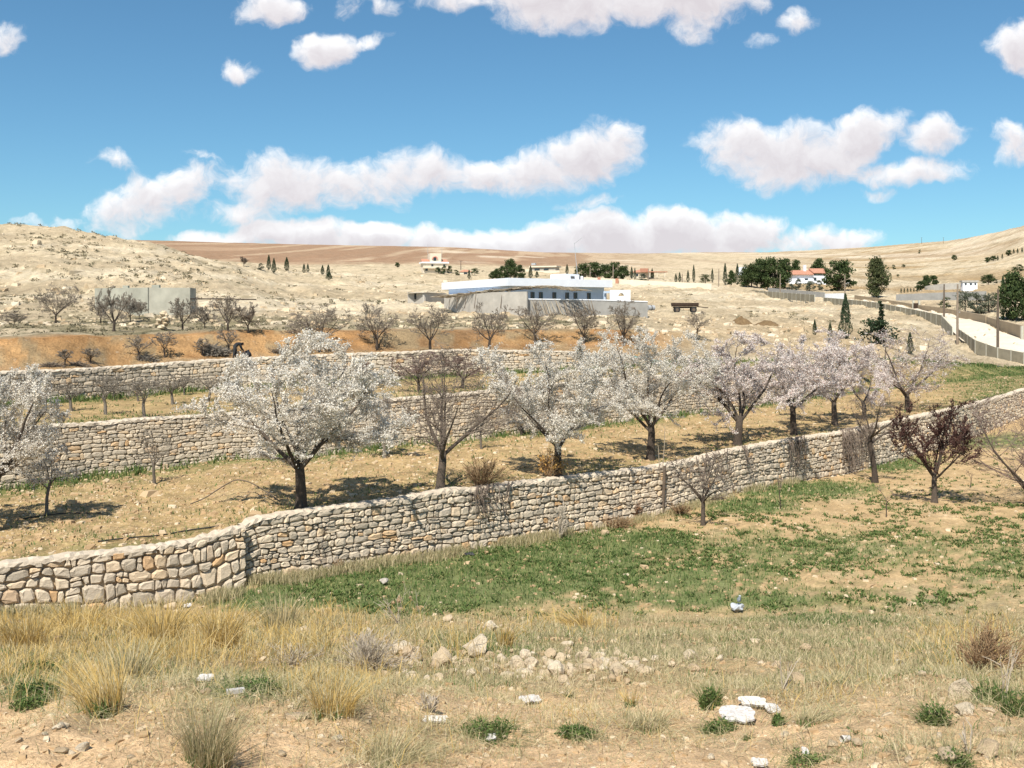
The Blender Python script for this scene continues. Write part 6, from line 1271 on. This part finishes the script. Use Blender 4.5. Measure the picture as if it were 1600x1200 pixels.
for px, py, h, lab in ((1222, 1082, 86, 'pair of tall pale dead stalks in a V right of centre'), (1512, 1180, 70, 'tall dead stalks at the bottom right among stones'), (1568, 1095, 120, 'tall yellow dry stalks beside the right edge'), (655, 960, 52, 'single tall dry stalk by the dead thistle')): B_(px, py, 46, h, lab, 4, M_GREYB, kids=2, spread=.9, name='dry_stalks', cat='plant', rad=.0028)
# thistle heads
tz = bpy.data.objects['thistle']
for x, z, r in ((.02, .58, .055), (-.12, .52, .04), (.30, .64, .035)):
    g = Geo(); ico_rock(g, RG, r, (x, 0, z), (1, 1, 1), 1, .9, .5); cards(g, np.array((x, 0, z)) + norm(RG.normal(size=(60, 3))) * r * 1.25, r * .9, RG, aspect=.2); link('flower_head', g.mesh('flower_head', M_DRYB), tz)
# creepers hanging on the wall
def creeper(px0, px1, label, n, seed, drop=1.0):
    rng = np.random.default_rng(seed); pts = []
    for _ in range(n):
        px = rng.uniform(px0, px1); d_ = float(D1(px)); top = float(w1zt(px)); H = (top - float(Z1B(px))) * drop; P = []; x = (px - 800) / F * d_; vx = rng.normal(0, .06)
        for k in range(7): P.append((x + vx * k + rng.normal(0, .05), d_ - .26 + (.14 * k / 6) * -1 + (.36 if k == 0 else 0) + abs(rng.normal(0, .03)), top + .12 - H * rng.uniform(.75, 1.05) * k / 6))
        pts.append(P)
    pts = np.array(pts); o = pts[0, 0].copy(); tw = []
    for P in pts - o:
        for _ in range(6): q0, dd = along(P, rng.random()); tw.append(path(rng, q0, rng.normal(size=3) * (1, .4, 1), rng.uniform(.15, .5), 4, .3, -.05))
    g = Geo(); tubes(g, pts - o, np.broadcast_to(np.linspace(.022, .010, 7), (n, 7)), 4, rng.random(n)); tubes(g, np.array(tw), np.broadcast_to(np.linspace(.012, .007, 4), (len(tw), 4)), 3, rng.random(len(tw)))
    r = thing('creeper', label, 'climbing plant', o); link('stems', g.mesh('stems', M_TWIG), r)
creeper(1314, 1364, 'dark tangle of bare creeper covering the long wall beside the tall dark tree', 60, 91); creeper(1232, 1262, 'thin bare creeper hanging on the long wall, left of the dark tangle', 20, 92); creeper(745, 800, 'bare creeper hanging over the long wall below the brown bush', 14, 93, .5); creeper(1085, 1165, 'sparse bare creeper on the long wall behind the small field tree', 14, 94, .6)
# stakes, canes, hose
st = thing('wooden_stake', 'grey weathered stake with a pale cane tied to it, against the long wall', 'stake', at(1035, 805, 'L')); sc_ = st.location.y / F
mk('post', st, M_WOOD, lambda g: tubes(g, [[0, 0, -.2], [.06, 0, 40 * sc_], [.10, 0, 76 * sc_]], [.075, .07, .06], 7, cap=True)); mk('cane', st, M_GREYB, lambda g: tubes(g, [[-.12, 0, 0], [-.1, 0, 60 * sc_], [-.18, 0, 108 * sc_]], [.03, .025, .015], 5)); mk('cane', st, M_GREYB, lambda g: tubes(g, [[.0, -.05, 70 * sc_], [.08, -.05, 110 * sc_], [.1, -.05, 138 * sc_]], [.022, .018, .01], 5))
def strand(name, label, cat, pts, sheet_, r, mt, lift=0.03):
    P = np.array([np.array(at(a, b, sheet_)) + (0, 0, lift + h * at(a, b, sheet_).y / F) for a, b, h in pts]); t = np.linspace(0, len(P) - 1, 40); i = np.minimum(t.astype(int), len(P) - 2); w = (t - i)[:, None]; Q = P[i] * (1 - w) + P[i + 1] * w
    kk = np.ones(5) / 5; Q = np.stack([np.convolve(np.pad(Q[:, c], 2, mode='edge'), kk, 'valid') for c in range(3)], -1); g = Geo(); tubes(g, Q - Q[0], np.full(40, r), 5); return link(name, g.mesh(name, mt, True), None, Q[0], label=label, category=cat)
strand('irrigation_hose', 'thin black irrigation hose lying on the front terrace just behind the low grey wall', 'hose', [(150, 848, 0), (200, 842, 0), (250, 838, 0), (300, 829, 0), (345, 823, 0)], 'T2', .022, M_TYRE); strand('irrigation_hose', 'black irrigation hose beside the small blossoming tree with a thin trunk', 'hose', [(35, 812, 0), (60, 808, 0), (100, 803, 0), (160, 803, 0)], 'T2', .02, M_TYRE)
strand('bent_branch', 'long cut branch arching over the terrace left of the big white almond tree', 'branch', [(295, 790, 0), (320, 783, 3), (345, 776, 13), (368, 772, 22), (390, 774, 20), (415, 781, 12), (440, 790, 3)], 'T2', .022, M_WOOD)
# ---------------------------------------------------------------- rocks
ROCKS = [(745, 1022, 38, 30, 'largest pale boulder in the stony patch, split by dark horizontal cracks'), (690, 1042, 27, 28, 'upright blunt boulder left of the cracked one'), (1500, 1092, 32, 30, 'pointed pale rock at the right under the brown dry bush'), (636, 1026, 18, 16, 'rounded stone on the left edge of the stony patch'), (830, 1046, 22, 17, 'angular stone with a bright top in the middle of the stony patch'), (808, 1045, 20, 18, 'broad blunt stone left of the angular bright-topped one'), (911, 1038, 20, 24, 'tall rounded stone at the right end of the stone scatter'), (868, 1058, 22, 22, 'egg-shaped grey stone half in grass in the stone scatter'), (1079, 1032, 20, 15, 'pinkish stone in the short grass behind the bare mound'), (768, 985, 19, 15, 'round-topped stone behind the cracked boulder'), (1542, 1180, 34, 20, 'broad low stone at the bottom right'), (1482, 1190, 28, 20, 'slanting pale stone at the bottom right beside the dark tuft'), (129, 1172, 18, 12, 'smooth oval white stone on the bare soil, lower left'), (1245, 1066, 20, 14, 'domed stone beside the V of dead stalks'), (266, 952, 18, 12, 'pale stone at the foot of the low grey wall'), (460, 1124, 36, 9, 'flat whitish stone slab sunk in the soil, left of centre'), (1535, 1098, 36, 14, 'long low pale stone right of the pointed rock'), (1510, 1116, 26, 16, 'pale stone just below the pointed rock'), (472, 993, 18, 14, 'knobbly stone, rear one of a pair on the left of the bank'), (485, 999, 16, 11, 'squared stone, front one of a pair on the left of the bank')]
SMALL = [(680,1046,14,14),(783,985,8,8),(795,992,16,14),(700,970,16,8),(860,1026,17,13),(875,1031,18,11),(852,1037,12,13),(794,1059,17,12),(850,1056,14,9),(886,1012,15,9),(842,1063,12,8),(685,1068,17,14),(668,1070,11,14),(644,1063,20,12),(633,1054,10,9),(612,1047,16,9),(656,1042,10,8),(715,1042,12,9),(820,1054,20,9),(932,1046,20,16),(937,1029,14,8),(960,1036,14,9),(968,1053,24,16),(990,1042,18,10),(1012,1053,16,14),(1113,1024,18,11),(1124,1031,12,7),(1025,1032,11,8),(1036,1016,11,8),(1084,1051,16,10),(980,1070,10,7),(1180,1004,13,7),(1212,1042,12,9),(91,1139,14,10),(113,1182,10,9),(97,1177,17,9),(1257,1016,15,9),(1341,1167,15,10),(1467,1155,12,8),(1577,1145,16,13),(1560,1151,15,12),(1585,1173,18,14),(1300,1166,15,10),(1440,1055,11,8),(1545,1115,16,10),(454,1016,12,10),(577,989,10,9),(518,1011,11,7),(322,1085,14,8),(420,1114,9,8),(528,1156,16,8),(945,836,14,8),(1322,935,9,6),(600,1042,12,9),(622,1060,11,8),(706,1052,10,7),(760,1052,12,8),(775,1045,10,8),(890,1045,12,9),(900,1052,10,7),(948,1038,12,9),(740,1070,11,7),(1050,1040,10,7),(1190,1040,10,7),(1226,1150,12,7),(1400,1170,13,8),(1420,1190,14,9),(30,1160,9,6),(70,1150,8,5),(205,1185,10,6),(440,1180,11,7),(575,1130,9,6),(1020,1170,10,6),(1110,1185,12,7),(1130,1160,8,6),(985,1185,10,6)]
rg = np.random.default_rng(99)
for _ in range(110):
    a = STONY[rg.integers(0, 3)]; x_, y_ = a[0] + rg.normal(0, a[2] * .6), a[1] + rg.normal(0, a[3] * .55)
    if y_ < 1075: w_ = 5 + rg.exponential(5); SMALL.append((x_, y_, min(w_, 18), min(w_, 18) * rg.uniform(.6, .95)))
for k, r_ in enumerate(ROCKS + SMALL):
    px, py, w, h = r_[:4]; p = at(px, py, 'L'); s = p.y / F; g = Geo(); R_ = w * s * .68
    ico_rock(g, rg, R_, (0, 0, 0), (1.05, .85, h / w * 1.05), 2 if k < 20 else 1, rough=.35)
    lab = r_[4] if k < 20 else 'small pale stone lying loose on the near bank'
    link('boulder' if k < 3 else 'stone', g.mesh('stone', M_ROCK), None, p + Vector((0, 0, h * s * .36)), label=lab, category='stone', group=None if k < 20 else 'small loose stones on the near bank')
# ---------------------------------------------------------------- litter
M_PLAS = mat('white_plastic', [(0, (.52, .49, .46)), (.7, (.64, .62, .60)), (1, (.44, .39, .33))], .5, transl=.15); M_PAPER = mat('dirty_paper', [(0, (.56, .52, .47))], .8); M_BAG = mat('grey_plastic_bag', [(0, (.34, .38, .42)), (.6, (.46, .47, .49)), (1, (.10, .13, .15))], .5)
def crumple(px, py, wpx, hpx, label, mt=M_PLAS, n=12, amp=.16, tilt=.5, sheet_='L', name='plastic_sheet', cat='litter', rz=0.0):
    rng = np.random.default_rng(int(px + py)); p = at(px, py, sheet_); s = p.y / F; Wm, Hm = wpx * s, hpx * s; u = np.linspace(-.5, .5, n); X, Y = np.meshgrid(u, u); o = rng.uniform(0, 40)
    e = (.80 + .9 * (fbm(np.arctan2(Y, X) * .9 + o, X * 0, 3, 1) - .4)) * np.minimum(1, .5 / np.maximum(np.hypot(X, Y), 1e-6) * 1.15) ** .8; Zc = Hm * (.25 + .6 * (Y + .5)) * tilt + ((fbm(X * 4 + o, Y * 4 + o, 3, 2) - .35) + .35 * np.abs(fbm(X * 9 + o, Y * 9, 2, 4) - .5)) * Wm * amp * (1 - 1.2 * np.maximum(np.abs(X), np.abs(Y)) ** 3)
    V = np.stack([X * Wm * e, Y * max(Hm * 1.4, Wm * .4) * e, Zc], -1).reshape(-1, 3); c, s_ = math.cos(rz), math.sin(rz); V = V @ np.array(((c, s_, 0), (-s_, c, 0), (0, 0, 1)))
    i = np.arange(n * n).reshape(n, n); f = np.stack([i[:-1, :-1], i[:-1, 1:], i[1:, 1:], i[1:, :-1]], -1).reshape(-1, 4); g = Geo(); g.add(V, f, rng.random(len(f))); g.add(V - (0, 0, .006), f[:, ::-1], rng.random(len(f)))
    return link(name, g.mesh(name, mt), None, p + Vector((0, 0, .015)), label=label, category=cat)
crumple(1150, 1130, 58, 30, 'largest crumpled white plastic sheet on the bare soil right of centre', amp=.10, tilt=.5, n=20); crumple(1178, 1106, 46, 18, 'grey-white plastic sheet just behind the largest one', M_PAPER); crumple(1208, 1116, 26, 18, 'torn white plastic scrap at the right of the two sheets')
crumple(830, 1100, 38, 14, 'upturned strip of white plastic at the edge of the grass above the bare soil', amp=.3, rz=.4); crumple(320, 1066, 28, 13, 'flat white piece of polystyrene in the grass at the left', amp=.05, name='polystyrene_scrap'); crumple(680, 1132, 46, 12, 'pale half-buried sheet left of the bright green clump', M_PAPER, amp=.06)
crumple(768, 1160, 16, 12, 'small white lump of paper in the leaf rosette', amp=.4, name='paper_scrap'); crumple(1188, 1199, 28, 12, 'white rag at the bottom edge', amp=.3, name='rag'); crumple(1258, 1186, 11, 13, 'small white crumpled paper left of the paper cup', amp=.4, name='paper_scrap'); crumple(733, 870, 16, 7, 'black plastic scrap at the foot of the long wall', M_SACK, amp=.3); crumple(293, 950, 12, 9, 'white scrap beside the pale stone at the low wall foot', amp=.4, name='paper_scrap'); crumple(1505, 1040 + 70, 6, 6, 'tiny white scrap beside the pointed rock', amp=.4, name='paper_scrap')
p = at(368, 1086, 'L'); s = p.y / F; mk_ = Geo(); box(mk_, (0, 0, .02), (27 * s, .03, .02), .35); link('white_strip', mk_.mesh('white_strip', M_PLAS), None, p, label='narrow white strip lying in the green grass at the left', category='litter')
g = Geo(); rg = np.random.default_rng(4); p = at(600, 915, 'L'); s = p.y / F; ico_rock(g, rg, 7 * s, (0, 0, 0), (1, 1, .85), 2, rough=.4); link('plastic_bag', g.mesh('plastic_bag', M_PLAS), None, p + Vector((0, 0, 5 * s)), label='bright white balled plastic bag in the green grass before the long wall', category='litter')
g = Geo(); p = at(1152, 957, 'L'); s = p.y / F; ico_rock(g, rg, 12 * s, (0, 0, 0), (1, .8, .8), 2, .4, .6); ico_rock(g, rg, 6 * s, (3 * s, 0, 13 * s), (1, .7, .8), 1, .95, .5); ico_rock(g, rg, 3 * s, (4 * s, 0, 18 * s), (1, .7, .7), 1, .3, .5); link('plastic_bag', g.mesh('plastic_bag', M_BAG), None, p + Vector((0, 0, 7 * s)), label='grey-blue stuffed plastic bag standing at the edge of the field', category='litter')
def cup(px, py, r, ln, az, label, name):
    p = at(px, py, 'L'); s = p.y / F; R_ = thing(name, label, 'litter', p + Vector((0, 0, r * s * .9)), None, az)
    mk('shell', R_, M_PLAS, lambda g: tubes(g, [[-ln * s / 2, 0, 0], [ln * s / 2, 0, 0]], [r * s * .78, r * s], 14)); mk('rim', R_, M_PAPER, lambda g: tubes(g, [[ln * s / 2 - .004, 0, 0], [ln * s / 2 + .004, 0, 0]], [r * s * 1.06] * 2, 14)); mk('bottom', R_, M_DARK, lambda g: tubes(g, [[-ln * s * .45, 0, 0], [-ln * s * .44, 0, 0]], [r * s * .76] * 2, 14, cap=True))
cup(1322, 1162, 5.5, 13, math.radians(200), 'white paper cup lying on its side at the lower right', 'paper_cup'); cup(1405, 1040, 5, 8, math.radians(-80), 'small white tin seen end-on in the grass at the right', 'tin_can')
# ---------------------------------------------------------------- things of one group that only their place tells apart
ORD = ['first', 'second', 'third', 'fourth', 'fifth', 'sixth', 'seventh', 'eighth', 'ninth', 'tenth', 'eleventh', 'twelfth']
same = {}
for o in COL.objects:
    if o.parent is None and o.get('group') and o.get('label'): same.setdefault((o['group'], o['label']), []).append(o)
for (gname, lab), os_ in same.items():
    if 1 < len(os_) <= 12 and len(lab.split()) <= 12:
        for k, o in enumerate(sorted(os_, key=lambda o: o.location.x / max(o.location.y, .1))): o['label'] = lab + ', ' + ORD[k] + ' from left'
